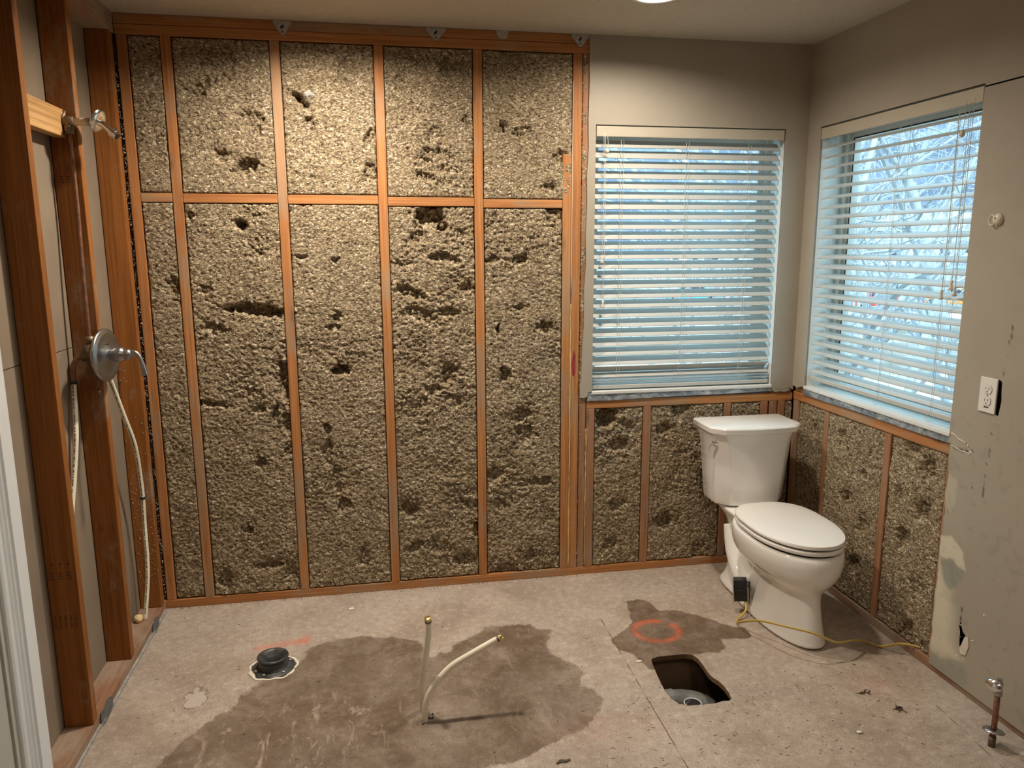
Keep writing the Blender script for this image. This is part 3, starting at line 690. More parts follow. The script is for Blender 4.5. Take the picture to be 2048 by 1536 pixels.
# nail / clips at the plate
for cx, hw, zb, l in ((0.624, 0.037, 2.384, 'triangular metal clip hanging over the top plate above the second stud'), (1.230, 0.042, 2.388, 'triangular metal clip on the top plate near the wall middle'), (1.842, 0.040, 2.389, 'triangular metal clip in the top right corner of the plate')):
    t = MB(); t.prism([(cx - hw, H - 0.001), (cx + hw, H - 0.001), (cx + hw * 0.95, H - 0.012), (cx + 0.006, zb), (cx - 0.006, zb), (cx - hw * 0.95, H - 0.012)], 1, -0.0035, -0.001)
    o = t.build('metal_clip', clip_m, bevel=0.0006); tag(o, l, 'metal clip', 'metal clips on the top plate')
    q = MB().lathe([(0.003, 0), (0.003, 0.001)], (cx, -0.0043, zb + 0.012), (0, 1, 0), 12); q.prism([(cx - 0.009, zb + 0.028), (cx + 0.003, zb + 0.040), (cx + 0.008, zb + 0.034), (cx - 0.004, zb + 0.022)], 1, -0.0042, -0.0034)
    q.build('nail_slot', dark_m, o)
o = MB().prism([(1.478, H), (1.532, H), (1.530, 2.418), (1.522, 2.407), (1.494, 2.407), (1.484, 2.42)], 1, -0.006, -0.001).build('plaster_scrap', plain('grey_scrap', (0.45, 0.42, 0.38), 0.9, var=0.2, vscale=80, bump=0.5)); tag(o, 'small grey plaster scrap stuck on the top plate between two clips', 'scrap')

# ================================================================== INSULATION
PITS = [(0.361,2.273,.072,.057,0),(0.289,2.171,.063,.022,25),(0.678,2.145,.049,.017,-30),(0.87,2.262,.044,.05,0),(0.716,2.052,.024,.028,0),(0.488,2.05,.049,.042,0),(0.355,1.922,.034,.019,-20),(0.448,1.875,.052,.028,20),(0.949,1.862,.032,.044,0),(0.946,2.002,.028,.036,0),(0.414,1.647,.024,.024,0),(0.224,1.687,.017,.013,0),(1.218,2.007,.046,.046,0),(1.237,1.917,.073,.052,-30),(1.173,1.851,.046,.019,-25),(1.346,2.081,.021,.025,0),(1.506,2.054,.025,.029,0),(1.592,2.035,.048,.031,0),(1.758,1.935,.035,.031,0),(1.703,1.808,.048,.026,0),(1.079,2.221,.038,.042,0),(1.287,2.297,.044,.04,0),(1.19,1.69,.063,.046,0),(1.242,1.644,.022,.026,0),(1.134,1.596,.031,.044,-30),(1.317,1.606,.035,.031,0),(1.079,1.491,.038,.017,0),(1.25,1.5,.077,.022,-15),(1.335,1.381,.044,.018,0),(1.096,1.363,.066,.026,-20),(1.137,1.265,.073,.038,-25),(1.267,1.273,.048,.022,0),(1.458,1.503,.04,.013,-5),(1.58,1.494,.048,.022,10),(1.737,1.692,.044,.04,0),(1.58,1.289,.035,.013,0),(1.698,1.198,.048,.029,0),(1.489,1.191,.007,.026,0),(1.51,.987,.028,.037,0),(0.461,1.295,.124,.032,-6),(0.551,1.281,.036,.028,0),(0.277,1.22,.044,.028,0),(0.144,1.397,.027,.046,0),(0.263,1.381,.03,.017,0),(0.645,1.515,.02,.012,0),(0.787,1.504,.016,.016,0),(0.78,1.268,.025,.017,0),(0.77,1.219,.025,.017,0),(0.787,1.034,.038,.025,0),(0.555,.999,.029,.095,0),(0.573,1.128,.02,.044,0),(0.409,.95,.028,.02,0),(0.505,.848,.019,.042,-20),(0.555,.801,.025,.063,0),(0.244,.907,.064,.012,-5),(0.445,.872,.029,.021,0),(0.559,.689,.029,.021,0),(0.431,.64,.029,.029,0),(0.722,.771,.021,.029,0),(0.718,.681,.017,.063,-5),(0.748,.542,.017,.074,5),(0.782,.424,.031,.04,0),(0.37,.336,.021,.025,0),(0.445,.167,.063,.021,0),(0.528,.112,.029,.042,0),(0.25,.113,.03,.046,0),(0.86,.169,.031,.044,0),(1.194,.931,.04,.022,0),(1.262,.996,.037,.055,0),(1.271,.882,.051,.037,0),(1.59,.799,.051,.037,0),(1.602,.705,.046,.046,0),(1.461,.522,.051,.032,0),(1.673,.473,.062,.019,0),(1.343,.386,.046,.032,0),(1.388,.261,.039,.039,0),(1.201,.19,.046,.037,0),(1.316,.119,.06,.032,0),(1.505,.054,.063,.029,0),(1.625,.119,.035,.025,0),(1.069,.381,.035,.044,30),(1.086,.199,.046,.018,35),(1.483,.376,.034,.034,0),(1.987,.77,.062,.053,30),(2.081,.73,.048,.034,0),(2.352,.79,.035,.055,-30),(2.058,.634,.055,.04,0),(2.267,.696,.04,.03,0),(2.053,.338,.035,.03,0),(2.295,.245,.052,.036,0),(2.484,.076,.047,.037,0),(2.019,.138,.04,.035,0)]
DEEP = {(0.678, 2.145): 0.06, (0.461, 1.295): 0.055, (1.19, 1.69): 0.05, (1.242, 1.644): 0.07, (0.555, .999): 0.05, (0.414, 1.647): 0.045, (0.787, 1.034): 0.045, (1.987, .77): 0.05, (0.448, 1.875): 0.035, (0.361, 2.273): 0.010, (0.87, 2.262): 0.016}
RP = [(-0.574,.609,.019,.03,0),(-0.404,.717,.03,.043,0),(-0.471,.465,.043,.043,0),(-0.584,.393,.034,.034,0),(-0.839,.789,.047,.047,0),(-0.927,.736,.03,.043,0),(-0.782,.571,.017,.047,0),(-0.83,.424,.03,.043,0),(-0.921,.578,.034,.043,0),(-0.54,.194,.038,.043,0),(-0.935,.264,.03,.038,0),(-0.903,.083,.034,.034,0),(-0.989,.067,.026,.021,0),(-0.191,.711,.021,.043,0),(-0.25,.39,.021,.043,0)]
def relief(U, V, pits, seed, base_r):
    wu = U + 0.030 * (fbm(U * 28, V * 28, seed + 1, 3) - 0.5); wv = V + 0.030 * (fbm(U * 28, V * 28, seed + 7, 3) - 0.5)
    R = base_r + 0.5 * sstep(0.52, 0.75, fbm(U * 4.5, V * 4.5, seed + 3, 3))
    pit = np.zeros_like(U)
    rs = random.Random(11)
    for (u, v, a, b_, t) in pits:
        dp = DEEP.get((u, v), rs.uniform(0.009, 0.024))
        c, s = math.cos(math.radians(t)), math.sin(math.radians(t))
        du = (wu - u) * c + (wv - v) * s; dv = -(wu - u) * s + (wv - v) * c
        r = np.hypot(du / a, dv / b_) + 0.55 * (fbm(U * 60, V * 60, seed + 11, 2) - 0.5)
        w = sstep(1.05, 0.72, r); pit = np.maximum(pit, w * dp * (0.45 + 1.1 * fbm(U * 45, V * 45, seed + 23, 2)))
        R = R + 0.7 * sstep(1.9, 0.8, r)
    R = np.clip(R, 0, 1.15)
    bil = np.abs(2 * fbm(U * 34, V * 34, seed + 13, 2) - 1)
    lump = 1 - np.abs(2 * vn(U * 85 + 3 * fbm(U * 20, V * 20, seed), V * 85, seed + 15) - 1)
    fine = vn(U * 150, V * 150, seed + 17) - 0.5
    R2 = np.clip((R - 0.35) * 1.6, 0, 1)
    d = -0.002 - 0.003 * R - pit + (0.004 + 0.012 * R) * (fbm(U * 11, V * 11, seed + 19, 2) - 0.5) - 0.010 * R2 * np.power(1 - np.minimum(bil * 2.2, 1), 2)
    g2 = 1 - np.abs(2 * vn(U * 105 + 2 * vn(U * 50, V * 50, seed + 2), V * 105, seed + 25) - 1)
    d += (0.0010 + 0.0060 * R2) * (lump - 0.5) + (0.0036 + 0.004 * R) * (g2 - 0.5) + (0.0040 + 0.0030 * R) * fine
    return np.maximum(d, -0.084)
def insul(label, plane, u0, u1, z0, z1, pits, seed, rough, grp):
    st = 0.0042 if plane == 'b' else 0.0050
    nu = int(abs(u1 - u0) / st); nv = int((z1 - z0) / st)
    us = np.linspace(u0, u1, nu); vs_ = np.linspace(z0, z1, nv)
    def f(U, V):
        d = relief(U, V, pits, 0.0 if plane == 'b' else 40.0, rough)
        e = np.minimum(np.minimum(U - min(u0, u1), max(u0, u1) - U), np.minimum(V - z0, z1 - V))
        d = d - 0.010 * sstep(0.007, 0.0, e) * (0.2 + fbm(U * 25, V * 25, 31, 2))
        d = d - 0.02 * (e < 0.0003)
        d = np.maximum(d, -0.084)
        if (plane == 'b'): return U, -d, V
        return XF - d, U, V
    o = grid_obj('insulation_fill', insul_m, us, vs_, f, flip=(plane == 'b'))
    tag(o, label, 'insulation', grp); return o
g1 = 'blown insulation in the bays of the far wall'
bays = [(0.0425, SX[0] - SW), (SX[0] + SW, SX[1] - SW), (SX[1] + SW, SX[2] - SW), (SX[2] + SW, SX[3] - SW)]
nmU = ['narrow upper strip of blown insulation in the far left bay', 'upper insulation bay with the smooth dark round patch and clustered gouges', 'upper insulation bay with a slanted hole holding grey fluff', 'upper insulation bay with dark ragged gouges, second from the window']
nmL = ['narrow lower strip of blown insulation in the far left bay', 'lower insulation bay with the long horizontal gouge at mid height', 'lower insulation bay with three small holes and a vertical crease', 'lower insulation bay with the deep hole under the blocking']
for i, (a, b_) in enumerate(bays):
    insul(nmU[i], 'b', a, b_, bz[i] + 0.036, 2.364, PITS, i, 0.12 if i < 3 else 0.30, g1)
    insul(nmL[i], 'b', a, b_, 0.038, bz[i], PITS, i, [0.30, 0.38, 0.25, 0.50][i], g1)
insul('upper insulation bay nearest the window', 'b', SX[3] + SW, 1.8135, bz[4] + 0.036, 2.364, PITS, 4, 0.25, g1)
insul('lower insulation bay nearest the window with a crack-like crevice', 'b', SX[3] + SW, 1.772, 0.038, bz[4], PITS, 4, 0.40, g1)
corner = 0
g2 = 'blown insulation below the far window'
for a, b_, l in ((1.931, 2.170, 'insulation with a deep hollow in the first bay under the far window'), (2.208, 2.576, 'wide insulation bay under the far window left of the toilet tank'), (2.611, 2.764, 'insulation bay hidden partly by the toilet tank'), (2.893, 2.935, 'thin sliver of insulation in the corner behind the toilet')):
    insul(l, 'b', a, b_, 0.038, 0.815, PITS, 9, 0.38, g2)
insul('grey strip of insulation between drywall edge and stud left of the window', 'b', 1.853, 1.884, 0.9, 2.364, [], 9, 0.3, g2)
g3 = 'blown insulation below the right window'
for a, b_, l in ((-0.258, -0.055, 'insulation bay beside the room corner under the right window'), (-0.684, -0.294, 'middle insulation bay under the right window with a small dark hole'), (-1.024, -0.722, 'right insulation bay, the roughest one, next to the painted wall')):
    insul(l, 'r', a, b_, 0.038, 0.822, RP, 3, 0.40, g3)
# grey fluff in the slanted hole
def blob(name, c, r, mat, label, cat, seed=1, sub=3, amp=0.35, parent=None):
    bm = bmesh.new(); bmesh.ops.create_icosphere(bm, subdivisions=sub, radius=1.0); rr = random.Random(seed)
    o_ = [rr.uniform(0, 50) for _ in range(3)]
    m = MB(); vv = []
    for v in bm.verts:
        p = v.co; k = 1 + amp * (float(fbm(p.x * 2.2 + o_[0], p.y * 2.2 + p.z * 3.1 + o_[1], seed, 3)) - 0.5) * 2
        vv.append((c[0] + p.x * r[0] * k, c[1] + p.y * r[1] * k, c[2] + p.z * r[2] * k))
    m.add(vv, [tuple(v.index for v in f.verts) for f in bm.faces]); bm.free()
    o = m.build(name, mat, parent, smooth=True)
    if label: tag(o, label, cat)
    return o
blob('fluff_wad', (0.712, 0.006, 2.163), (0.020, 0.008, 0.014), plain('pale_fluff', (0.42, 0.40, 0.38), 0.95, var=0.25, vscale=60, bump=0.6), 'pale grey fluff wad beside the slanted hole in the upper insulation', 'fluff', 5, 3, 0.95)

# loose fluff on left corner stud edges and the gap, one uncountable thing
m = MB(); rr = random.Random(9)
def crumb(m, c, s):
    q = [Vector((rr.gauss(0, 1), rr.gauss(0, 1), rr.gauss(0, 1))).normalized() * s * rr.uniform(0.5, 1.2) for _ in range(5)]
    m.add([Vector(c) + x for x in q], [(0, 1, 2), (0, 2, 3), (0, 3, 4), (0, 4, 1), (1, 2, 4), (2, 3, 4)])
for k in range(520):
    z = rr.uniform(0.06, 2.33); crumb(m, (rr.gauss(0.002, 0.0035), -0.016 + rr.uniform(-0.006, 0.008), z), rr.uniform(0.0015, 0.0045))
for k in range(420):
    z = 0.15 + abs(rr.gauss(0, 0.35)); crumb(m, (rr.uniform(-0.08, -0.004), -0.0635, min(z, 1.1)), rr.uniform(0.001, 0.003))
for k in range(160):
    crumb(m, (1.8555 + rr.gauss(0, 0.0015), -0.002, rr.uniform(0.05, 0.9)), rr.uniform(0.001, 0.003))
o = m.build('insulation_crumbs', fluff_m); tag(o, 'loose insulation crumbs clinging to studs in the far left corner', 'debris', kind='stuff')

# ================================================================== WINDOWS AND BLINDS
def bwin():
    """far window: opening x 1.915..2.81, z .895..2.075"""
    x0, x1, z0, z1 = 1.915, 2.81, 0.897, 2.075
    w = thing('window_1', ((x0 + x1) / 2, 0.1, z0)); struct(w)
    MB().box(x0 - 0.012, x0, -0.004, 0.16, z0, z1).box(x1, x1 + 0.012, -0.004, 0.16, z0, z1).box(x0, x1, -0.004, 0.16, z1, z1 + 0.012).build('reveal', reveal_m, w)
    MB().box(x0 - 0.002, x1 + 0.002, -0.010, 0.13, z0 - 0.014, z0).build('sill', reveal_m, w, bevel=0.002)
    def fr(m, a, b_, c, d, t, ya, yb):
        m.box(a, a + t, ya, yb, c, d); m.box(b_ - t, b_, ya, yb, c, d); m.box(a + t, b_ - t, ya, yb, c, c + t); m.box(a + t, b_ - t, ya, yb, d - t, d)
    m = MB(); fr(m, x0, x1, z0, z1, 0.028, 0.112, 0.17); m.build('frame', vinyl_m, w, bevel=0.002)
    m = MB(); fr(m, x0 + 0.028, x1 - 0.028, z0 + 0.028, z1 - 0.028, 0.026, 0.128, 0.16); m.build('sash', vinyl_m, w, bevel=0.002)
    MB().box(x0 + 0.05, x1 - 0.05, 0.142, 0.145, z0 + 0.05, z1 - 0.05).build('pane', glass_m, w)
def rwin():
    a, b_, z0, z1 = y1w, y0w, z0w, z1w
    w = thing('window_2', (W + 0.1, (a + b_) / 2, z0)); struct(w)
    MB().box(XR + 0.004, W + 0.16, b_, b_ + 0.012, z0, z1).box(XR + 0.004, W + 0.16, a - 0.012, a, z0, z1).box(XR + 0.004, W + 0.16, a, b_, z1, z1 + 0.012).build('reveal', reveal_m, w)
    MB().box(XR - 0.004, W + 0.13, a - 0.002, b_ + 0.002, z0 - 0.014, z0).build('sill', reveal_m, w, bevel=0.002)
    def fr(m, a, b_, c, d, t, xa, xb):
        m.box(xa, xb, a, a + t, c, d); m.box(xa, xb, b_ - t, b_, c, d); m.box(xa, xb, a + t, b_ - t, c, c + t); m.box(xa, xb, a + t, b_ - t, d - t, d)
    m = MB(); fr(m, a, b_, z0, z1, 0.030, W + 0.112, W + 0.17); m.build('frame', vinyl_m, w, bevel=0.002)
    m = MB(); fr(m, a + 0.03, b_ - 0.03, z0 + 0.03, z1 - 0.03, 0.026, W + 0.128, W + 0.16); m.build('sash', vinyl_m, w, bevel=0.002)
    m = MB(); fr(m, a + 0.050, b_ - 0.050, z0 + 0.050, z1 - 0.050, 0.005, W + 0.1262, W + 0.1278); m.build('gasket', dark_m, w)
    MB().box(W + 0.142, W + 0.145, a + 0.052, b_ - 0.052, z0 + 0.052, z1 - 0.052).build('pane', glass_m, w)
bwin(); rwin()
def slat_mesh(L):
    bm = bmesh.new(); n = 6; hw = 0.0252; t = 0.0014; prof = []
    for k in range(n + 1):
        u = -hw + 2 * hw * k / n; prof.append((u, t + 0.0012 * (1 - (u / hw) ** 2)))
    for k in range(n, -1, -1):
        u = -hw + 2 * hw * k / n; prof.append((u, -t + 0.0012 * (1 - (u / hw) ** 2)))
    A = [bm.verts.new((0, u, v)) for u, v in prof]; B_ = [bm.verts.new((L, u, v)) for u, v in prof]
    N = len(prof)
    for k in range(N): bm.faces.new((A[k], A[(k + 1) % N], B_[(k + 1) % N], B_[k]))
    bm.faces.new(A[::-1]); bm.faces.new(B_)
    bmesh.ops.recalc_face_normals(bm, faces=bm.faces)
    me = bpy.data.meshes.new('slat'); bm.to_mesh(me); bm.free(); me.materials.append(slat_m); return me
def blind(frame, L, label, zs, tilts, railz, cords, pulls, ztop, valz):
    """frame: matrix from local (x along, y into wall, z up) to world"""
    root = bpy.data.objects.new('window_blind', None); C.objects.link(root); root.matrix_world = frame; ROOT[root.name] = np.zeros(3)
    tag(root, label, 'window blind', 'horizontal slat blinds')
    me = slat_mesh(L - 0.014)
    first = bpy.data.objects.new('slat', me); C.objects.link(first); first.parent = root
    for k, (z, t) in enumerate(zip(zs, tilts)):
        s = first if k == 0 else first.copy()
        if k: C.objects.link(s); s.parent = root
        s.location = (0.007, 0.036, z); s.rotation_euler = (t + 0.015 * math.sin(k * 2.3), 0.0009 * math.sin(k * 1.7), 0)
    z0, z1 = valz
    MB().box(0.002, L - 0.002, -0.006, 0.003, z0, z1).box(0.002, 0.011, 0.003, 0.03, z0, z1).box(L - 0.011, L - 0.002, 0.003, 0.03, z0, z1).build('valance', val_m, root, bevel=0.002)
    MB().box(0.012, L - 0.012, 0.010, 0.060, z1 - 0.034, z1 - 0.002).build('head_rail', slat_m, root, bevel=0.002)
    MB().box(0.006, L - 0.006, 0.011, 0.061, railz - 0.009, railz + 0.009).build('bottom_rail', slat_m, root, bevel=0.003)
    for c in cords:
        m = MB()
        for yy in (0.012, 0.060):
            m.tube([(c, yy, ztop), (c + 0.002, yy, (ztop + railz) / 2), (c, yy, railz + 0.008)], 0.0009, 5)
        m.tube([(c + 0.012, 0.010, ztop), (c + 0.012, 0.010, railz + 0.008)], 0.0007, 5)
        for z, t in zip(zs, tilts):
            m.tube([(c, 0.012, z - 0.0215 * math.sin(abs(t)) - 0.001), (c + 0.001, 0.060, z + 0.0215 * math.sin(abs(t)) - 0.001)], 0.0006, 4)
        if railz > 0.93: m.tube(smooth_path([(c, 0.010, railz), (c - 0.006, 0.002, railz - 0.018), (c + 0.004, 0.0, railz - 0.027), (c + 0.018, 0.004, railz - 0.024)], 5), 0.0011, 6)
        m.build('ladder_cord', cord_m, root)
    for (px, zt, kind) in pulls:
        p = MB().tube(smooth_path([(px, -0.006, ztop + 0.01), (px + 0.004, -0.009, (ztop + zt) / 2), (px, -0.009, zt + 0.012)], 8), 0.0011, 6).build('pull_cord', cord_m, root, smooth=True)
        if kind == 'ball': q = MB().lathe([(0.001, 0.012), (0.006, 0.010), (0.0095, 0.002), (0.009, -0.004), (0.005, -0.010), (0.002, -0.012)], (px, -0.010, zt), (0, 0, 1), 16)
        else: q = MB().lathe([(0.0025, 0.016), (0.0065, 0.014), (0.0045, 0.002), (0.0055, -0.008), (0.009, -0.016), (0.007, -0.019)], (px, -0.010, zt), (0, 0, 1), 16)
        t = q.build('cord_tassel', hook_m, root, smooth=True)
    return root
zs = [2.000 - 0.0440 * k for k in range(23)] + [0.993, 0.966, 0.951, 0.936]
tl = [math.radians(43)] * 23 + [math.radians(-38), math.radians(20), math.radians(8), math.radians(3)]
blind(Matrix.Translation((1.917, 0.0, 0.0)), 0.891, 'white slat blind on the far window, tilted nearly closed with stacked slats at the bottom', zs, tl, 0.912, [0.120, 0.425, 0.725],
      [(0.035, 1.50, 'bell'), (0.050, 1.965, 'ball'), (0.042, 1.30, 'bell')], 2.03, (2.026, 2.070))
zs = [1.987 - 0.0437 * k for k in range(24)]
tl = [math.radians(21)] * 24
Mr = Matrix(((0, 1, 0, W + 0.0), (-1, 0, 0, y0w - 0.002), (0, 0, 1, 0), (0, 0, 0, 1)))
blind(Mr, 0.924, 'white slat blind on the right window, slats open to the bare trees', zs, tl, 0.946, [0.10, 0.50, 0.80],
      [(0.825, 1.385, 'bell'), (0.850, 1.925, 'ball'), (0.868, 1.42, 'bell'), (0.886, 1.40, 'bell')], 2.025, (2.018, 2.066))

# ================================================================== TOILET  (local: x across, f forward = -y world)
TX, TY = 2.590, -0.075
toilet = thing('toilet', (TX, TY - 0.4, 0.0))
tag(toilet, 'white two-piece elongated toilet with closed lid standing in the corner under the windows', 'toilet')
def egg(z, yc, hw, back, front, n=48, pw=2.0, pb=2.6):
    r = []
    for k in range(n):
        a = 2 * PI * k / n; s, c = math.sin(a), math.cos(a)
        if c >= 0: f = yc + front * abs(c) ** (2 / pw); x = hw * math.copysign(abs(s) ** (2 / 2.15), s)
        else: f = yc - back * abs(c) ** (2 / pb); x = hw * math.copysign(abs(s) ** (2 / pb), s)
        r.append((TX + x, TY - f, z))
    return r
# front pedestal and bowl
rings = [egg(0.000, 0.46, 0.116, 0.300, 0.322, pw=2.3), egg(0.012, 0.46, 0.117, 0.300, 0.323, pw=2.3), egg(0.030, 0.46, 0.108, 0.29, 0.312, pw=2.3), egg(0.10, 0.47, 0.094, 0.17, 0.288, pw=2.3), egg(0.17, 0.48, 0.090, 0.13, 0.262, pw=2.2),
         egg(0.205, 0.485, 0.094, 0.14, 0.256), egg(0.228, 0.49, 0.112, 0.17, 0.264), egg(0.250, 0.49, 0.140, 0.20, 0.284), egg(0.275, 0.49, 0.162, 0.22, 0.303), egg(0.305, 0.49, 0.176, 0.235, 0.316), egg(0.345, 0.49, 0.183, 0.24, 0.321),
         egg(0.372, 0.49, 0.182, 0.24, 0.318), egg(0.385, 0.49, 0.178, 0.24, 0.311), egg(0.390, 0.49, 0.165, 0.23, 0.295)]
MB().loft(rings).build('bowl', porc_m, toilet, smooth=True, sub=1)
# rear trapway body that carries the tank
rings = [egg(0.0, 0.25, 0.108, 0.19, 0.20, pw=3, pb=3), egg(0.020, 0.25, 0.108, 0.19, 0.20, pw=3, pb=3), egg(0.045, 0.25, 0.092, 0.16, 0.20, pw=3, pb=3), egg(0.12, 0.25, 0.080, 0.13, 0.20, pw=3, pb=3), egg(0.26, 0.25, 0.080, 0.13, 0.20, pw=3, pb=3),
         egg(0.33, 0.25, 0.088, 0.17, 0.20, pw=3, pb=3), egg(0.365, 0.23, 0.110, 0.21, 0.20, pw=3, pb=3.5), egg(0.385, 0.22, 0.118, 0.215, 0.20, pw=3, pb=4), egg(0.393, 0.22, 0.112, 0.21, 0.20, pw=3, pb=4)]
MB().loft(rings).build('trapway_base', porc_m, toilet, smooth=True, sub=1)
# S-shaped relief on the visible side
MB().tube(smooth_path([(TX - 0.072, TY - 0.17, 0.30), (TX - 0.082, TY - 0.22, 0.20), (TX - 0.086, TY - 0.30, 0.12), (TX - 0.080, TY - 0.38, 0.10), (TX - 0.072, TY - 0.44, 0.16), (TX - 0.07, TY - 0.46, 0.24)], 8), 0.036, 16).build('trapway_bulge', porc_m, toilet, smooth=True)
MB().lathe([(0.013, 0), (0.013, 0.008), (0.009, 0.016), (0.002, 0.018)], (TX - 0.100, TY - 0.30, 0.018), (0, 0, 1), 16).build('bolt_cap', porc_m, toilet, smooth=True)
# seat and lid
def seatring(z, hw, back, front, yc=0.53): 
    r = []
    for k in range(56):
        a = 2 * PI * k / 56; s, c = math.sin(a), math.cos(a)
        if c >= 0: f = yc + front * abs(c) ** (2 / 2.05); x = hw * math.copysign(abs(s) ** (2 / 2.1), s)
        else: f = yc - back * abs(c) ** (2 / 4.2); x = hw * math.copysign(abs(s) ** (2 / 3.4), s) * (1 - 0.20 * abs(c) ** 1.6)
        r.append((TX + x, TY - f, z))
    return r
MB().loft([seatring(0.3965, 0.170, 0.235, 0.262), seatring(0.3985, 0.176, 0.24, 0.268), seatring(0.410, 0.177, 0.241, 0.269), seatring(0.4140, 0.172, 0.238, 0.265)]).build('seat', seat_m, toilet, smooth=False, bevel=0.0015)
MB().loft([seatring(0.4205, 0.169, 0.245, 0.261), seatring(0.423, 0.176, 0.252, 0.268), seatring(0.431, 0.177, 0.253, 0.269), seatring(0.437, 0.172, 0.249, 0.268), seatring(0.441, 0.150, 0.22, 0.235), seatring(0.443, 0.09, 0.13, 0.14), seatring(0.4435, 0.02, 0.03, 0.03)]).build('lid', seat_m, toilet, auto=True)
MB().box(TX - 0.09, TX + 0.09, TY - 0.292, TY - 0.262, 0.398, 0.425).build('hinge', seat_m, toilet, bevel=0.006, seg=3)
MB().loft([seatring(0.386, 0.163, 0.230, 0.253), seatring(0.422, 0.163, 0.232, 0.253)]).build('seat_gap_shade', dark_m, toilet)  # dark insert that paints the shade in the gaps round the seat
# tank
def tankring(z, hw, f0, f1, cham=0.045, bow=0.018):
    P = [(-hw + 0.006, f0), (-hw, f0 + 0.008), (-hw, f1 - 0.060), (-hw + 0.004, f1 - 0.054), (-hw + cham, f1 - 0.012)]
    n = 14
    for k in range(n + 1):
        t = -1 + 2 * k / n; P.append((t * (hw - cham - 0.004), f1 - 0.010 + bow * (1 - t * t)))
    P += [(hw - cham, f1 - 0.012), (hw - 0.004, f1 - 0.054), (hw, f1 - 0.060), (hw, f0 + 0.008), (hw - 0.006, f0)]
    return [(TX + 0.012 + x, TY - f, z) for x, f in P]
MB().loft([tankring(0.396, 0.150, 0.035, 0.205), tankring(0.402, 0.162, 0.03, 0.213), tankring(0.42, 0.166, 0.028, 0.216), tankring(0.55, 0.176, 0.020, 0.222), tankring(0.66, 0.185, 0.014, 0.226), tankring(0.70, 0.191, 0.012, 0.230), tankring(0.725, 0.199, 0.008, 0.236), tankring(0.737, 0.205, 0.006, 0.240)]).build('tank', porc_m, toilet, auto=True)
MB().loft([tankring(0.737, 0.203, 0.004, 0.240), tankring(0.741, 0.216, -0.003, 0.250), tankring(0.762, 0.218, -0.004, 0.252), tankring(0.768, 0.214, -0.001, 0.248), tankring(0.7705, 0.200, 0.01, 0.235)]).build('tank_lid', porc_m, toilet, auto=True)
lv = MB().lathe([(0.014, 0), (0.014, 0.006), (0.008, 0.010), (0.008, 0.018)], (TX + 0.012 - 0.180, TY - 0.170, 0.690), (-0.80, -0.60, 0), 20)
lv.tube(smooth_path([(TX - 0.186, TY - 0.183, 0.690), (TX - 0.195, TY - 0.176, 0.676), (TX - 0.195, TY - 0.166, 0.646)], 5), 0.0055, 10, flat=0.6)
plabel(lv.build('flush_lever', chrome_m, toilet, smooth=True), 'chrome flush lever')
MB().box(TX - 0.05, TX + 0.06, TY - 0.20, TY - 0.06, 0.385, 0.400).build('tank_gasket', dark_m, toilet)

# electrical box leaning on the toilet foot, and its cable
eb = thing('electrical_box', (2.452, -0.487, 0.0)); tag(eb, 'small black electrical box leaning against the left side of the toilet foot', 'electrical box')
Mx = Matrix.Translation((2.444, -0.512, 0.058)) @ Matrix.Rotation(math.radians(-5), 4, 'Y') @ Matrix.Rotation(math.radians(-22), 4, 'Z')
MB().box(-0.028, 0.026, -0.001, 0.034, -0.002, 0.096, Mx).build('box_body', black_m, eb, bevel=0.002)
MB().box(-0.0325, -0.029, -0.006, 0.030, -0.008, 0.100, Mx).build('side_flange', clip_m, eb, bevel=0.001)
q = MB()
for a, b_ in (((-0.02, 0.014), (0.010, 0.086)), ((0.018, 0.014), (-0.016, 0.084)), ((-0.022, 0.05), (0.022, 0.052))): q.tube([Mx @ Vector((a[0], -0.003, a[1])), Mx @ Vector((b_[0], -0.003, b_[1]))], 0.0018, 6)
q.tube([Mx @ Vector((0.0, -0.002, 0.090)), Mx @ Vector((0.042, -0.006, 0.088))], 0.0016, 6); q.tube([Mx @ Vector((0.032, 0.0, -0.01)), Mx @ Vector((0.036, 0.0, 0.092))], 0.0025, 6)
q.build('knockout_ribs', grey_cable_m, eb)
pts = [(2.458, -0.500, 0.066), (2.462, -0.520, 0.050), (2.448, -0.545, 0.030), (2.418, -0.560, 0.014), (2.392, -0.580, 0.010), (2.378, -0.620, 0.022), (2.384, -0.675, 0.055), (2.408, -0.740, 0.088), (2.455, -0.850, 0.116), (2.530, -0.918, 0.116), (2.615, -0.930, 0.078), (2.70, -0.900, 0.060), (2.765, -0.865, 0.034), (2.815, -0.850, 0.010), (2.85, -0.880, 0.008), (2.89, -0.925, 0.040), (2.925, -0.955, 0.046), (2.955, -0.985, 0.044)]
o = MB().tube(smooth_path(pts, 8), 0.0050, 12, flat=0.62).build('cable', cable_m, smooth=True); tag(o, 'yellow flat electrical cable looping from the box past the toilet to the wall corner', 'cable')

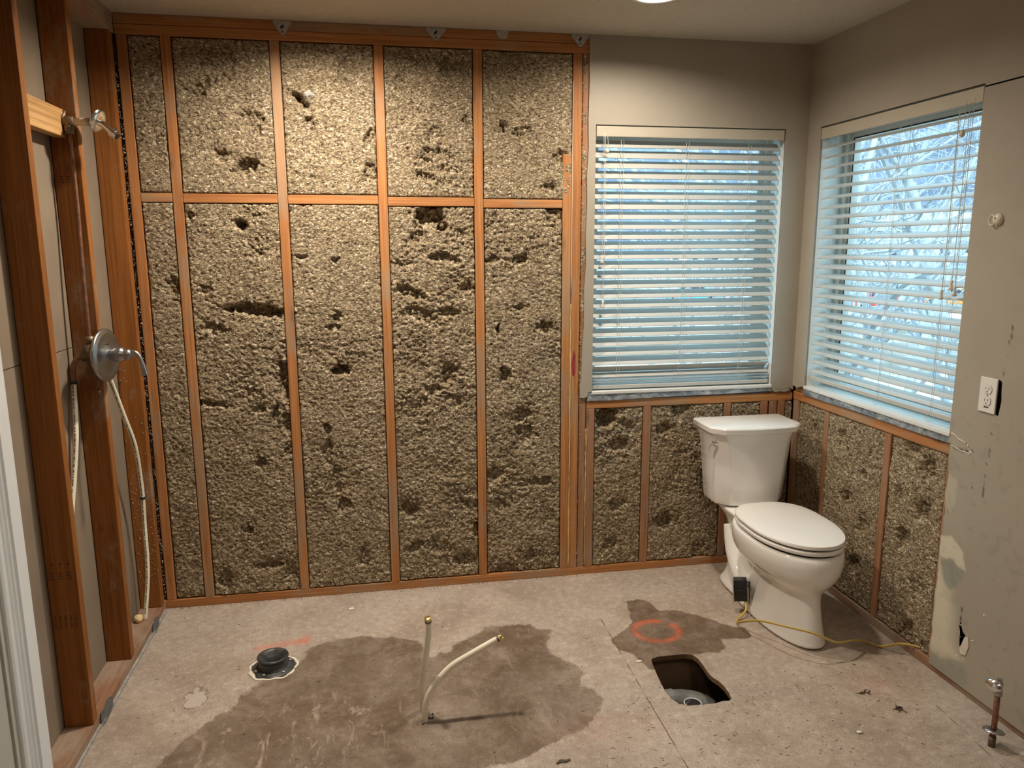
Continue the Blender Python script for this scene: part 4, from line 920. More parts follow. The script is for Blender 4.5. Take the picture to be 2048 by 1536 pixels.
# ================================================================== FLOOR FIXTURES
fx, fy = 0.520, -0.578
fg = thing('closet_flange', (fx, fy, 0.0)); tag(fg, 'black drain flange with raised collar and pale sealant rim on the floor', 'drain flange')
n = 48; rg = []
for rr_, z in ((0.080, 0.0), (0.080, 0.004), (0.074, 0.007), (0.055, 0.010), (0.050, 0.014), (0.046, 0.030), (0.050, 0.042), (0.056, 0.046), (0.058, 0.050), (0.056, 0.054), (0.050, 0.055), (0.042, 0.050), (0.036, 0.040), (0.030, 0.034), (0.026, 0.030), (0.024, 0.006), (0.023, 0.001)):
    rg.append([(fx + rr_ * math.cos(2 * PI * k / n), fy + rr_ * math.sin(2 * PI * k / n), z * 0.95) for k in range(n)])
MB().loft(rg, False, True).build('collar', abs_m, fg, smooth=True)
MB().lathe([(0.024, 0.0), (0.024, 0.002)], (fx, fy, 0.003), (0, 0, 1), 24).build('drain_opening', dark_m, fg)
pts = []; rads = []
for k in range(40):
    a = 2 * PI * k / 40; r_ = 0.084 + 0.004 * math.sin(5 * a) + 0.003 * math.sin(11 * a + 1)
    pts.append((fx + r_ * math.cos(a), fy + r_ * math.sin(a), 0.001)); rads.append(0.0035 + 0.003 * random.random() + (0.006 if 3.3 < a < 3.9 else 0))
MB().tube(pts, rads, 8, closed=True, flat=0.6).build('sealant_rim', whitechip_m, fg, smooth=True)
q = MB()
for a in (0.5, 2.0, 3.6, 4.3, 5.4): q.lathe([(0.005, 0), (0.005, 0.003), (0.003, 0.004)], (fx + 0.066 * math.cos(a), fy + 0.066 * math.sin(a), 0.008), (0, 0, 1), 10)
q.build('screw', clip_m, fg)

def pex_stub(label, pts, r=0.0100):
    t = thing('pex_pipe', (pts[0][0], pts[0][1], 0.0)); tag(t, label, 'water pipe', 'cream pex stubs rising from the floor')
    P = smooth_path(pts, 8); MB().tube(P, r, 16).build('tube', pex_m, t, smooth=True)
    d = (Vector(P[-1]) - Vector(P[-3])).normalized(); e = Vector(P[-1])
    MB().lathe([(r * 1.05, -0.012), (r * 1.15, -0.011), (r * 1.15, -0.006), (r * 0.9, -0.004)], e, d, 20).build('crimp_band', brassy_m, t, auto=True)
    MB().lathe([(r * 0.85, -0.004), (r * 1.12, -0.002), (r * 1.12, 0.006), (r * 0.7, 0.008), (r * 0.5, 0.004)], e, d, 20).build('brass_plug', brass_m, t, auto=True)
pex_stub('straighter cream pipe stub with a brass plug, left one of the pair', [(1.054, -0.950, -0.02), (1.055, -0.950, 0.04), (1.058, -0.958, 0.12), (1.068, -0.97, 0.20), (1.078, -0.978, 0.28), (1.081, -0.982, 0.325), (1.078, -0.984, 0.350)])
pex_stub('bent cream pipe stub with a brass plug leaning to the right', [(1.059, -1.008, -0.02), (1.060, -1.008, 0.04), (1.072, -1.005, 0.09), (1.105, -1.0, 0.138), (1.155, -0.99, 0.180), (1.225, -0.985, 0.215), (1.290, -0.980, 0.245), (1.320, -0.980, 0.258)])
m = MB()
for k in range(14): crumb(m, (1.07 + rr.gauss(0, 0.012), -1.0 + rr.gauss(0, 0.012), 0.003), 0.007)
o = m.build('pipe_hole_debris', dark_m); tag(o, 'dark crumbs around the base of the two pipe stubs', 'debris', kind='stuff')

# drain pipe under the floor hole
dp = thing('drain_pipe', (2.02, -1.0, -0.24)); tag(dp, 'grey black drain pipe elbow visible in the floor hole', 'drain pipe')
MB().tube(smooth_path([(1.70, -0.86, -0.165), (1.86, -0.845, -0.16), (1.96, -0.838, -0.158), (2.05, -0.84, -0.158), (2.12, -0.875, -0.17), (2.16, -0.95, -0.22), (2.175, -1.0, -0.30), (2.18, -1.02, -0.42)], 8), 0.044, 24).build('elbow', pipe_m, dp, smooth=True)
MB().tube([(1.965, -0.838, -0.158), (2.010, -0.838, -0.158)], 0.050, 24).tube([(2.105, -0.865, -0.166), (2.132, -0.895, -0.18)], 0.050, 24).build('coupling', pipe_m, dp, smooth=False)
MB().tube([(2.035, -0.925, -0.24), (2.045, -0.935, -0.105)], 0.032, 24, cap=True).build('branch_pipe', abs_m, dp)
q = []
for k in range(32):
    a = 2 * PI * k / 32; q.append((2.045 + 0.031 * math.cos(a), -0.935 + 0.031 * math.sin(a), -0.103))
MB().tube(q, 0.0022, 8, closed=True).build('white_rim', white_m, dp, smooth=True)
MB().lathe([(0.029, 0), (0.029, 0.001)], (2.045, -0.935, -0.1045), (0, 0, 1), 24).build('pipe_mouth', dark_m, dp)

# supply valve on the right
sx, sy = 2.808, -1.470
sv = thing('supply_valve', (sx, sy, 0.0)); tag(sv, 'chrome angle stop valve on a short copper pipe by the right wall', 'water valve')
MB().tube([(sx, sy, -0.01), (sx + 0.001, sy, 0.10), (sx, sy, 0.185)], 0.0085, 20).build('copper_riser', copper_m, sv, smooth=True)
MB().tube([(sx, sy, 0.0), (sx, sy, 0.034)], 0.0105, 20).build('pipe_sleeve', brassy_m, sv, smooth=True)
MB().lathe([(0.0095, 0.004), (0.012, 0.006), (0.026, 0.002), (0.030, -0.001), (0.0305, -0.0025), (0.028, -0.0025), (0.012, 0.001), (0.0095, 0.001)], (sx + 0.002, sy, 0.055), (0.15, 0.12, 1), 36).build('escutcheon', nickel_m, sv, smooth=True)
MB().lathe([(0.012, 0.0), (0.0135, 0.001), (0.0135, 0.012), (0.012, 0.013)], (sx, sy, 0.176), (0, 0, 1), 6).lathe([(0.011, 0), (0.012, 0.004), (0.0115, 0.030), (0.008, 0.034), (0.008, 0.042), (0.006, 0.042)], (sx, sy, 0.189), (0, 0, 1), 20).build('valve_body', nickel_m, sv, smooth=False, auto=True)
MB().lathe([(0.009, 0.0), (0.009, 0.018), (0.0065, 0.020), (0.0065, 0.028)], (sx, sy, 0.206), (-0.86, -0.28, 0.36), 16).build('valve_stem', nickel_m, sv, auto=True)
hc = Vector((sx, sy, 0.206)) + Vector((-0.86, -0.28, 0.36)).normalized() * 0.030
m = MB(); m.lathe([(0.004, -0.004), (0.022, -0.004), (0.026, 0.0), (0.022, 0.005), (0.008, 0.007)], (0, 0, 0), (0, 0, 1), 32)
ax = Vector((-0.86, -0.28, 0.36)).normalized(); rot = ax.to_track_quat('Z', 'Y').to_matrix().to_4x4()
m.v = [tuple(hc + (rot @ Vector((v[0], v[1] * 0.72, v[2])))) for v in m.v]
m.build('oval_handle', chrome_m, sv, smooth=True)

# ================================================================== WALL FIXTURES
ot = thing('wall_outlet', (XR, -1.187, 1.069)); tag(ot, 'white duplex outlet with cover plate set in the right wall', 'outlet')
yc, zc = -1.187, 1.069
MB().box(XR - 0.006, XR - 0.0005, yc - 0.035, yc + 0.035, zc - 0.058, zc + 0.058).build('cover_plate', outlet_m, ot, bevel=0.002, seg=3)
for s in (1, -1):
    c = zc + s * 0.0195; P = []
    for k in range(32):
        a = 2 * PI * k / 32; P.append((yc + 0.0172 * math.cos(a), c + max(-0.0138, min(0.0138, 0.0172 * math.sin(a)))))
    r_ = MB().prism(P, 0, XR - 0.0085, XR - 0.005).build('receptacle', outlet_m, ot, bevel=0.0006)
    MB().prism([(yc + 1.07 * (y - yc), c + 1.07 * (z - c)) for y, z in P], 0, XR - 0.0064, XR - 0.006).build('shadow_line', clip_m, r_)
    q = MB().box(XR - 0.0088, XR - 0.008, yc + 0.0055, yc + 0.0073, c - 0.001, c + 0.0075).box(XR - 0.0088, XR - 0.008, yc - 0.0075, yc - 0.0053, c - 0.002, c + 0.0080)
    q.lathe([(0.0024, 0), (0.0024, 0.001)], (XR - 0.0089, yc, c - 0.0075), (1, 0, 0), 12); q.build('slots', dark_m, r_)
MB().lathe([(0.0028, 0), (0.0028, 0.0012), (0.0015, 0.0018)], (XR - 0.006, yc, zc), (-1, 0, 0), 12).build('screw', nickel_m, ot)
MB().box(XR - 0.0064, XR - 0.0058, yc - 0.010, yc + 0.010, zc - 0.042, zc - 0.038).build('test_marking', dark_m, ot)
MB().box(XR + 0.012, XR + 0.05, yc - 0.052, yc + 0.03, zc - 0.07, zc + 0.07).build('junction_box', black_m, ot)
hk = thing('wall_hook', (XR, -1.140, 1.636)); tag(hk, 'round cream curtain hook high on the right wall above the outlet', 'wall hook')
MB().lathe([(0.019, 0), (0.019, 0.004), (0.016, 0.010), (0.010, 0.014), (0.002, 0.015)], (XR, -1.150, 1.636), (-1, 0, 0), 32).build('hook_base', hook_m, hk, smooth=True)
q = [(XR - 0.012, -1.135 + 0.013 * math.cos(a), 1.634 + 0.016 * math.sin(a)) for a in [2 * PI * k / 24 for k in range(24)]]
MB().tube(q, 0.0026, 8, closed=True).build('hook_loop', hook_m, hk, smooth=True)
MB().lathe([(0.0022, 0), (0.0022, 0.001)], (XR - 0.0155, -1.150, 1.640), (-1, 0, 0), 10).build('screw_hole', dark_m, hk)
# torn drywall flap beside the hole and anchors
o = MB().prism([(-1.182, 0.165), (-1.19, 0.18), (-1.20, 0.215), (-1.215, 0.222), (-1.222, 0.19), (-1.212, 0.15), (-1.19, 0.145)], 0, XR - 0.003, XR - 0.0006).build('drywall_flap', gyp_m, bevel=0.0008); tag(o, 'torn drywall flap beside the small punched hole near the floor', 'drywall piece')
m = MB(); rr = random.Random(22)
for k in range(16):
    y, z = rr.uniform(-1.26, -1.10), rr.uniform(0.06, 0.26); crumb(m, (XR, y, z), rr.uniform(0.002, 0.006))
for y, z in ((-1.12, 0.885), (-1.135, 0.862), (-1.10, 0.90), (-1.158, 0.745), (-1.27, 0.33), (-1.36, 0.26)):
    for k in range(3): crumb(m, (XR, y + rr.uniform(-.004, .004), z + rr.uniform(-.004, .004)), 0.005)
o = m.build('plaster_crumbs', whitechip_m); tag(o, 'pale plaster chips stuck on the damaged right wall', 'debris', kind='stuff')
struct(MB().box(XR + 0.03, XR + 0.04, -1.30, -1.06, 0.06, 0.40).build('wall_right_cavity', dirt_m))
# raised crack ridges by the window bottom
for (a, b_, l) in (((-1.045, 0.905), (-1.112, 0.885), 'plaster ridge running from the window corner on the right wall'), ((-1.048, 0.862), (-1.135, 0.852), 'lower plaster ridge under the window corner')):
    o = MB().tube([(XR, a[0] + (b_[0] - a[0]) * t, a[1] + (b_[1] - a[1]) * t + 0.002 * math.sin(t * 9)) for t in [k / 12 for k in range(13)]], [0.0012 + 0.0018 * random.random() for _ in range(13)], 6).build('plaster_ridge', gyp_m, smooth=True); tag(o, l, 'drywall piece')

# ================================================================== SHOWER PLUMBING
o = MB().box(-0.074, -0.036, -0.853, -0.4875, 1.915, 2.004).build('blocking', wood_pale, bevel=0.003); tag(o, 'pale wooden block carrying the shower arm between two open studs', 'blocking')
vy = -0.535
sa = vv = thing('shower_fixture', (-0.01, vy, 1.18)); tag(vv, 'shower plumbing with copper riser, chrome arm on top and round brushed lever valve', 'shower')
yy = -0.505
MB().lathe([(0.013, 0), (0.016, 0.002), (0.016, 0.030), (0.013, 0.032)], (-0.034, yy, 1.9645), (1, 0, 0), 20).tube([(-0.020, yy, 1.965), (-0.020, yy, 1.925)], 0.0145, 18).tube([(-0.036, yy - 0.012, 1.972), (-0.036, yy + 0.01, 1.985), (-0.034, yy + 0.01, 2.0)], 0.007, 8).build('drop_elbow', brassy_m, sa, smooth=True)
plabel(MB().tube([(-0.006, yy, 1.9645), (0.064, yy, 1.963)], 0.0128, 20).build('arm_sleeve', plain('dusty_white_pipe', (0.70, 0.64, 0.54), 0.4, var=0.15, vscale=50), sa, smooth=True), 'dusty white pipe sleeve')
MB().tube(smooth_path([(0.058, yy, 1.963), (0.080, yy - 0.002, 1.960), (0.094, yy - 0.004, 1.950), (0.122, yy - 0.006, 1.925)], 8), 0.0108, 20).build('shower_arm', chrome_m, sa, smooth=True)
MB().lathe([(0.011, -0.002), (0.015, 0.0), (0.030, -0.004), (0.038, -0.009), (0.039, -0.011), (0.030, -0.008), (0.011, -0.004)], (0.079, yy, 1.966), (0.85, -0.25, -0.35), 36).build('escutcheon', chrome_m, sa, smooth=True)
MB().lathe([(0.012, 0), (0.0160, 0.002), (0.0160, 0.016), (0.014, 0.018), (0.014, 0.026), (0.0115, 0.027)], (0.108, yy - 0.005, 1.938), (0.74, -0.05, -0.67), 12).build('arm_cap', chrome_m, sa, auto=True)
MB().lathe([(0.012, 0), (0.012, 0.0015)], (0.1282, yy - 0.0065, 1.9195), (0.74, -0.05, -0.67), 16).build('cap_face', dark_m, sa)
# valve
plabel(MB().tube(smooth_path([(-0.020, yy, 1.93), (-0.019, yy, 1.70), (-0.017, vy + 0.01, 1.45), (-0.014, vy, 1.24)], 6), 0.0066, 16).build('riser_pipe', copper_m, vv, smooth=True), 'tarnished copper riser pipe')
MB().tube([(-0.012, vy, 1.16), (-0.012, vy, 1.235)], 0.019, 20).lathe([(0.022, 0), (0.022, 0.04), (0.028, 0.042), (0.028, 0.055)], (-0.040, vy, 1.198), (1, 0, 0), 24).tube([(-0.012, vy - 0.03, 1.198), (-0.012, vy + 0.04, 1.198)], 0.013, 16).tube([(-0.012, vy, 1.235), (-0.013, vy, 1.262)], 0.013, 16).build('valve_body', brassy_m, vv, smooth=True)
MB().tube(smooth_path([(-0.012, vy - 0.005, 1.205), (-0.035, vy - 0.01, 1.198), (-0.058, vy - 0.012, 1.184), (-0.072, vy - 0.012, 1.155), (-0.074, vy - 0.012, 1.105)], 8), 0.0088, 18).build('copper_elbow', copper_m, vv, smooth=True)
MB().tube([(-0.002, vy, 1.16), (-0.002, vy, 1.075)], 0.0035, 10).lathe([(0.006, 0), (0.007, 0.004), (0.006, 0.012)], (-0.002, vy, 1.064), (0, 0, 1), 12).build('stub_pipe', copper_m, vv, smooth=True)
px0 = 0.026; pax = Vector((0.985, -0.17, 0.0))
MB().lathe([(0.086, 0.0), (0.0905, 0.003), (0.0905, 0.009), (0.086, 0.0125), (0.082, 0.0125), (0.078, 0.016), (0.070, 0.0165), (0.062, 0.0135), (0.045, 0.0155), (0.028, 0.022), (0.022, 0.026)], (px0, vy, 1.197), pax, 64).build('trim_plate', nickel_m, vv, smooth=True)
MB().lathe([(0.020, 0.020), (0.022, 0.024), (0.021, 0.034), (0.0245, 0.038), (0.0265, 0.046), (0.0262, 0.058), (0.024, 0.066), (0.0185, 0.071), (0.0175, 0.076), (0.0195, 0.080), (0.0190, 0.087), (0.0150, 0.092), (0.0105, 0.096)], (px0, vy, 1.199), pax, 40).build('hub', nickel_m, vv, smooth=True)
hb = Vector((px0, vy, 1.199)) + pax * 0.090
MB().tube(smooth_path([hb, hb + Vector((0.014, -0.002, 0.006)), hb + Vector((0.026, -0.004, -0.002)), hb + Vector((0.034, -0.006, -0.020)), hb + Vector((0.038, -0.007, -0.038)), hb + Vector((0.043, -0.008, -0.066)), hb + Vector((0.045, -0.008, -0.074))], 6),
          [0.011 - 0.004 * sstep(0, 12, k) + 0.0035 * sstep(16, 32, k) - 0.004 * (k > 35) for k in range(37)], 20).build('lever_handle', nickel_m, vv, smooth=True)
MB().lathe([(0.003, 0), (0.003, 0.002)], Vector((px0, vy, 1.199)) + pax * 0.019 + Vector((0, -0.010, 0.036)), pax, 10).build('plate_screw', dark_m, vv)
def drop_pipe(label, pts, ring_at, mat=pex_m, r=0.0085, bead=None):
    t = thing('pex_pipe', (pts[-1][0], pts[-1][1], 0.038)); tag(t, label, 'water pipe', 'cream pex supply pipes in the shower wall')
    P = smooth_path(pts, 8); MB().tube(P, r, 16).build('tube', mat, t, smooth=True)
    for k, mt in ring_at:
        a, b_ = P[k], P[k + 1]; d = (b_ - a).normalized(); MB().lathe([(r * 1.05, -0.005), (r * 1.25, -0.004), (r * 1.25, 0.004), (r * 1.05, 0.005)], a, d, 18).build('clamp_ring', mt, t, auto=True)
    # printed dashes along the pipe
    q = MB(); rr = random.Random(len(pts)); camp = Vector((0.94, -3.3, 1.55))
    for i in range(3, len(P) - 3):
        for s in (0.15, 0.4, 0.65, 0.9):
            if rr.random() < 0.30: continue
            p = P[i].lerp(P[i + 1], s); d = (P[i + 1] - P[i]).normalized(); side = d.cross(Vector((0.3, -0.95, 0))).normalized()
            nrm = side.cross(d); nrm = nrm if nrm.y < 0 else -nrm; nrm = (nrm * 0.95 - side * 0.3 * (1 if side.x > 0 else -1)).normalized()
            c = p + nrm * (r + 0.0002); w = d.cross(nrm).normalized(); h = rr.uniform(0.001, 0.0024)
            q.add([c - d * h - w * 0.0016, c + d * h - w * 0.0016, c + d * h + w * 0.0016, c - d * h + w * 0.0016], [(0, 1, 2, 3)])
    q.build('printed_marks', print_m, t, fix=False)
    return t
drop_pipe('cream supply pipe dropping from the copper elbow behind the nearest stud', [(-0.074, -0.547, 1.108), (-0.072, -0.56, 1.06), (-0.066, -0.60, 0.93), (-0.074, -0.63, 0.80), (-0.080, -0.68, 0.65), (-0.078, -0.72, 0.45), (-0.062, -0.74, 0.22), (-0.053, -0.752, 0.12), (-0.050, -0.760, 0.035)], [(1, blackring_m)])
drop_pipe('cream supply pipe curving down beside the far left stud', [(-0.010, -0.50, 1.185), (-0.018, -0.40, 1.12), (-0.018, -0.34, 1.05), (-0.010, -0.28, 0.93), (0.000, -0.22, 0.80), (-0.006, -0.17, 0.66), (-0.010, -0.15, 0.56), (-0.016, -0.14, 0.44), (-0.018, -0.14, 0.30), (-0.022, -0.15, 0.20), (-0.040, -0.170, 0.035)], [(48, blackring_m)])
blob('foam_blob', (-0.060, -0.180, 0.052), (0.017, 0.02, 0.016), foam_m, 'yellowish spray foam blob at the foot of the far supply pipe', 'foam', 3)
blob('foam_blob', (-0.050, -0.775, 0.046), (0.016, 0.02, 0.010), foam_m, 'yellowish spray foam blob at the foot of the near supply pipe', 'foam', 8)
for z, l in ((1.076, 'upper one of two nails poking from the far left stud'), (1.032, 'lower one of two nails poking from the far left stud')):
    o = MB().tube([(-0.075, -0.064, z - 0.002), (-0.040, -0.110, z)], 0.0013, 8).lathe([(0.003, 0), (0.003, 0.001)], (-0.0745, -0.065, z - 0.002), (-0.035, 0.046, 0), 8).build('nail', clip_m); tag(o, l, 'nail', 'nails in the far left stud')
# grey membrane scraps on the plate edge and mortar strip
for (y0, y1, l) in ((-0.845, -0.735, 'bent grey membrane scrap on the floor plate beside the nearest stud'), (-0.235, -0.155, 'bent grey membrane scrap on the floor plate near the far left corner')):
    P = [(0.004, y0, 0.0), (0.010, y0 + 0.02, 0.0), (0.010, y1 - 0.01, 0.012), (0.006, y1, 0.044), (-0.001, y1 - 0.015, 0.046), (-0.002, (y0 + y1) / 2, 0.036), (0.000, y0 + 0.012, 0.040)]
    m = MB(); n = len(P); m.add(P + [(x + 0.003, y - 0.001, z + 0.001) for x, y, z in P], [tuple(range(n)), tuple(range(2 * n - 1, n - 1, -1))] + [(i, i + n, (i + 1) % n + n, (i + 1) % n) for i in range(n)])
    o = m.build('membrane_scrap', tile_m); tag(o, l, 'scrap', 'membrane scraps on the floor plate')
m = MB(); P = [(0.0, -1.35)]
for k in range(60): P.append((0.006 + 0.004 * float(vn(k * 0.7, 0, 3)), -1.35 + 1.33 * k / 59))
P.append((0.0, -0.02)); o = m.prism(P, 2, 0.0, 0.010).build('mortar_edge', edge_m); tag(o, 'narrow grey mortar edge along the shower wall floor plate', 'mortar')

# lumber stamps (flat ink) on stud faces, as parts of their studs
def stamp(stud, txt, size, x, y, z, rot=-PI / 2):
    cu = bpy.data.curves.new('ink_stamp', 'FONT'); cu.body = txt; cu.size = size; cu.align_x = 'CENTER'; cu.align_y = 'CENTER'; cu.extrude = 0.0
    tmp = bpy.data.objects.new('tmp', cu); C.objects.link(tmp); bpy.context.view_layer.update()
    me = bpy.data.meshes.new_from_object(tmp.evaluated_get(bpy.context.evaluated_depsgraph_get())); bpy.data.objects.remove(tmp)
    me.materials.clear(); me.materials.append(ink_m)
    o = bpy.data.objects.new('ink_stamp', me); C.objects.link(o); o.parent = stud
    lx = np.array([x, y, z]) - ROOT[stud.name]
    o.matrix_local = Matrix.Translation(lx) @ Matrix.Rotation(PI / 2, 4, 'X') @ Matrix.Rotation(rot, 4, 'Z'); return o
s1, s2 = lstuds[0], lstuds[1]
for k, x in enumerate((-0.072, -0.048, -0.024)):
    stamp(s1, 'HT', 0.021, x, -0.8896, 0.555); stamp(s1, '\u25cf \u2022\u2022', 0.010, x + 0.003, -0.8896, 0.590)
for z in (0.50 - 0.10, 0.475 - 0.10):
    for x in (-0.075, -0.060, -0.045, -0.030, -0.015): stamp(s1, 'ooo', 0.012, x, -0.8896, z - 0.015 + 0.03)
for x in (-0.060, -0.020): stamp(s2, 'HT', 0.020, x, -0.4876, 0.56)
for x in (-0.066, -0.044, -0.022):
    stamp(s2, 'HT', 0.020, x, -0.4876, 1.78); stamp(s2, 'ooo', 0.012, x, -0.4876, 1.82)

# ================================================================== FLOOR DEBRIS
m = MB(); m2 = MB(); rr = random.Random(31)
def splinter(m, x, y, L, w, a, h=0.0012):
    dx, dy = math.cos(a) * L / 2, math.sin(a) * L / 2; px, py = -math.sin(a) * w / 2, math.cos(a) * w / 2; b0 = rr.uniform(-0.3, 0.3) * L
    m.add([(x - dx, y - dy, 0.0005), (x + b0 * 0.2 + px, y + py, 0.0008), (x + dx, y + dy, 0.0005), (x - px, y - py, 0.0008), (x, y, h + 0.001)], [(0, 1, 4), (1, 2, 4), (2, 3, 4), (3, 0, 4)])
def inside_hole(x, y): return 1.90 < x < 2.14 and -1.10 < y < -0.765
for k in range(900):
    x, y = rr.uniform(0.05, 2.85), rr.uniform(-1.65, -0.05)
    if rr.random() < 0.35: x = rr.uniform(1.7, 2.75); y = rr.uniform(-1.5, -0.95)
    if inside_hole(x, y) or (2.45 < x < 2.72 and y > -0.9): continue
    t = rr.random()
    if t < 0.55: splinter(m, x, y, rr.uniform(0.005, 0.020), rr.uniform(0.001, 0.0022), rr.uniform(0, PI))
    elif t < 0.78: crumb(m, (x, y, 0.001), rr.uniform(0.0012, 0.0028))
    else: crumb(m2, (x, y, 0.001), rr.uniform(0.001, 0.0024))
for k in range(900):
    x = rr.uniform(0.02, 1.9); crumb(m2 if rr.random() < 0.3 else m, (x, -abs(rr.gauss(0, 0.012)) - 0.002, 0.0012), rr.uniform(0.0008, 0.003))
o = m.build('wood_splinters', chip_m); tag(o, 'dark wood splinters and crumbs scattered over the board floor', 'debris', kind='stuff')
o = m2.build('pale_crumbs', whitechip_m); tag(o, 'tiny pale plaster crumbs scattered over the board floor', 'debris', kind='stuff')
o = MB().box(-0.011, 0.011, -0.008, 0.008, 0.0, 0.004, Matrix.Translation((0.797, -0.158, 0.001)) @ Matrix.Rotation(0.3, 4, 'Z')).build('plaster_chip', whitechip_m, bevel=0.0006); tag(o, 'small square white chip on the floor near the far plate', 'chip')
blob('plaster_chip', (2.44, -1.335, 0.003), (0.011, 0.007, 0.004), whitechip_m, 'small rounded cream chip on the floor right of the hole', 'chip', 4, 2)
blob('plaster_chip', (1.885, -0.795, 0.002), (0.012, 0.008, 0.003), whitechip_m, 'flat white chip at the left corner of the floor hole', 'chip', 6, 2)
def tuft(name, x, y, n, label):
    q = MB()
    for k in range(n): splinter(q, x + rr.gauss(0, 0.010), y + rr.gauss(0, 0.007), rr.uniform(0.015, 0.032), 0.002, rr.uniform(0, PI), 0.004)
    tag(q.build(name, chip_m), label, 'debris')
tuft('splinter_tuft', 2.653, -1.245, 22, 'grey tuft of fibres on the floor just left of the supply valve')
tuft('splinter_tuft', 2.60, -1.135, 14, 'dark small tuft of fibres on the floor in front of the toilet')
o = MB().tube(smooth_path([(1.44, -1.30, 0.002), (1.455, -1.292, 0.006), (1.47, -1.295, 0.005), (1.485, -1.288, 0.002)], 4), 0.004, 6, flat=0.4).build('wood_curl', chip_m); tag(o, 'dark curled wood shaving on the floor near the picture bottom', 'debris')

# ================================================================== OUTSIDE
GZ = -3.0
g = MB(); N = 40
def gh(x, y):
    r = math.hypot(x, y); return GZ + 0.4 * float(fbm(x * 0.05 + 9, y * 0.05 + 9, 2, 3)) 
vs = []; fs = []
for i in range(N + 1):
    for j in range(N + 1):
        x = -120 + 420 * i / N; y = -40 + 300 * j / N; vs.append((x, y, gh(x, y)))
for i in range(N):
    for j in range(N): a = i * (N + 1) + j; fs.append((a, a + N + 1, a + N + 2, a + 1))
g.add(vs, fs); struct(g.build('snowy_ground', ground_m, smooth=True), 'patchy snow covered ground outside the windows', 'ground')
hm = MB(); vs = []; fs = []; NA, NR = 90, 18
for i in range(NA + 1):
    a = math.radians(-25 + 150 * i / NA); top = 82 + 34 * (float(fbm(i * 0.12, 3, 5, 4)) - 0.5) + 10 * math.sin(i * 0.07)
    for j in range(NR + 1):
        t = j / NR; r = 150 + 260 * t; z = GZ + top * (t ** 0.85) + 10 * t * (float(fbm(i * 0.35, j * 0.5, 8, 4)) - 0.5)
        vs.append((r * math.cos(a), r * math.sin(a), z))
for i in range(NA):
    for j in range(NR): a = i * (NR + 1) + j; fs.append((a, a + NR + 1, a + NR + 2, a + 1))
hm.add(vs, fs); struct(hm.build('hillside', hill_m, smooth=True), 'bluish wooded hillside far behind the windows', 'hill')

def tree(x, y, h, seed, label, lean=(0, 0), r0=0.10, depth=5):
    rr = random.Random(seed); t = thing('bare_tree', (x, y, GZ)); tag(t, label, 'tree', 'bare trees outside the windows')
    tr, br = MB(), MB(); count = [0]
    def grow(p, d, L, r, lev):
        if lev > depth or r < 0.0035: return
        n = 5; P = [p]; q = p.copy(); dd = d.copy()
        for k in range(n):
            dd = (dd + Vector((rr.gauss(0, 1), rr.gauss(0, 1), rr.gauss(0.12, 1))) * (0.10 + 0.03 * lev)).normalized(); q = q + dd * L / n; P.append(q.copy())
        rs_ = [r * (1 - 0.55 * k / n) for k in range(n + 1)]
        (tr if lev == 0 else br).tube(P, rs_, 8 if lev < 2 else (5 if lev < 3 else 3), cap=False)
        nb = 13 if lev == 0 else rr.randint(3, 5)
        for k in range(nb):
            s = rr.uniform(0.28 if lev else 0.22, 1.0); i = min(int(s * n), n - 1); base = P[i].lerp(P[i + 1], s * n - i)
            az = rr.uniform(0, 2 * PI); u, w = basis(dd); out = u * math.cos(az) + w * math.sin(az)
            nd = (dd * rr.uniform(0.5, 1.0) + out * rr.uniform(0.5, 0.95) + Vector((0, 0, 0.18))).normalized()
            grow(base, nd, L * rr.uniform(0.45, 0.68), rs_[i] * rr.uniform(0.42, 0.62), lev + 1)
        grow(P[-1], dd, L * 0.55, rs_[-1] * 0.9, lev + 1)
    p0 = Vector((x, y, GZ + 0.1)); grow(p0, Vector((lean[0], lean[1], 1)).normalized(), h * 0.62, r0, 0)
    tr.build('trunk', bark_m, t, smooth=True, fix=False); br.build('branches', bark_m, t, smooth=False, fix=False)
tree(6.20, 3.30, 8.0, 5, 'pale bare tree close behind the right window with a thick leaning trunk', (-0.10, 0.05), 0.12)
tree(7.90, 4.10, 9.0, 12, 'second pale bare tree behind the right window, further right', (0.08, -0.05), 0.11)
tree(5.00, 6.40, 8.5, 23, 'pale bare tree seen through the far window slats', (0.05, 0.05), 0.10)
tree(9.50, 8.60, 9.0, 37, 'bare tree further away between the two windows', (-0.05, 0.05), 0.11, 4)

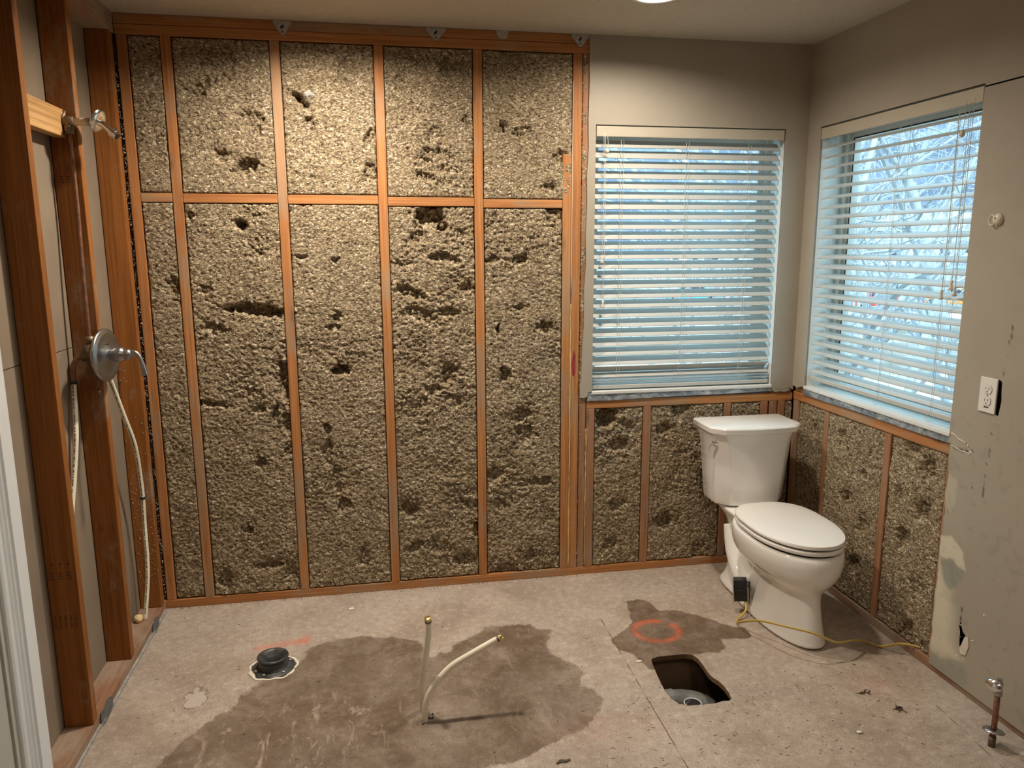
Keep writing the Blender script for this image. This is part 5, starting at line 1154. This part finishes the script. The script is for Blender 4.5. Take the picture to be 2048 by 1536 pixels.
def far(u, dist, z=GZ): # point on the ground along a heading
    return Vector((0.94 + math.sin(u) * dist, -3.3 + math.cos(u) * dist, z))
def house(pos, wd_, dp_, hh, rot, label):
    t = thing('house', tuple(pos)); tag(t, label, 'house', 'houses across the snowy field'); R_ = Matrix.Translation(pos) @ Matrix.Rotation(rot, 4, 'Z')
    MB().box(-wd_ / 2, wd_ / 2, -dp_ / 2, dp_ / 2, 0, hh, R_).build('walls', house_m, t)
    m = MB(); a, b_, c = wd_ / 2 + 0.4, dp_ / 2 + 0.4, hh
    m.add([R_ @ Vector(v) for v in [(-a, -b_, c), (a, -b_, c), (a, b_, c), (-a, b_, c), (-a, 0, c + 2.4), (a, 0, c + 2.4)]], [(0, 1, 5, 4), (2, 3, 4, 5), (0, 4, 3), (1, 2, 5), (0, 3, 2, 1)]).build('roof', roof_m, t)
    n = int(wd_ / 2.4)
    for k in range(n):
        x = -wd_ / 2 + wd_ * (k + 0.5) / n; f = MB().box(x - 0.45, x + 0.45, -dp_ / 2 - 0.05, -dp_ / 2, 1.0, 2.3, R_).build('window', win_m, t)
house(far(0.640, 95, GZ + 2.4), 12, 8, 3.6, -0.60, 'white house with dark windows seen low through the right window')
house(far(0.76, 110, GZ + 2.6), 12, 8, 3.4, -0.75, 'second pale house further right behind the tree')
house(far(0.44, 120, GZ + 1.5), 14, 8, 4.0, -0.45, 'pale house beyond the far window')
def car(pos, rot, mat, label):
    t = thing('car', tuple(pos)); tag(t, label, 'car', 'parked cars beyond the trees'); R_ = Matrix.Translation(pos) @ Matrix.Rotation(rot, 4, 'Z')
    m = MB(); prof = [(-2.1, 0.35), (-2.1, 0.85), (-1.9, 0.95), (-1.3, 1.0), (-0.8, 1.45), (0.7, 1.45), (1.2, 1.0), (2.0, 0.9), (2.15, 0.7), (2.15, 0.35)]
    m.prism(prof, 1, -0.85, 0.85); m.v = [tuple(R_ @ Vector(v)) for v in m.v]; m.build('body', mat, t, bevel=0.06)
    m = MB().prism([(-1.15, 1.02), (-0.76, 1.38), (0.62, 1.38), (1.02, 1.02)], 1, -0.87, 0.87); m.v = [tuple(R_ @ Vector(v)) for v in m.v]; m.build('side_glass', win_m, t)
    for sx_ in (-1.35, 1.35):
        for sy_ in (-0.78, 0.78):
            w = MB().lathe([(0.34, -0.1), (0.34, 0.1), (0.2, 0.11)], R_ @ Vector((sx_, sy_, 0.34)), R_.to_3x3() @ Vector((0, 1, 0)), 20).build('wheel', black_m, t)
for k, (u, d, mt, l) in enumerate([(0.64, 58, red_m, 'red car parked beyond the trees, left of the orange one'), (0.705, 62, orange_m, 'orange car parked between two red cars'), (0.755, 58, red_m, 'red car parked beyond the trees, right of the orange one'), (0.83, 60, red_m, 'rightmost red car beyond the trees'), (0.415, 60, teal_m, 'teal car glimpsed through the far window slats')]):
    p = far(u, d); p.z = gh(p.x, p.y) - 0.05; car(p, -u + 0.2 * (k % 2), mt, l)
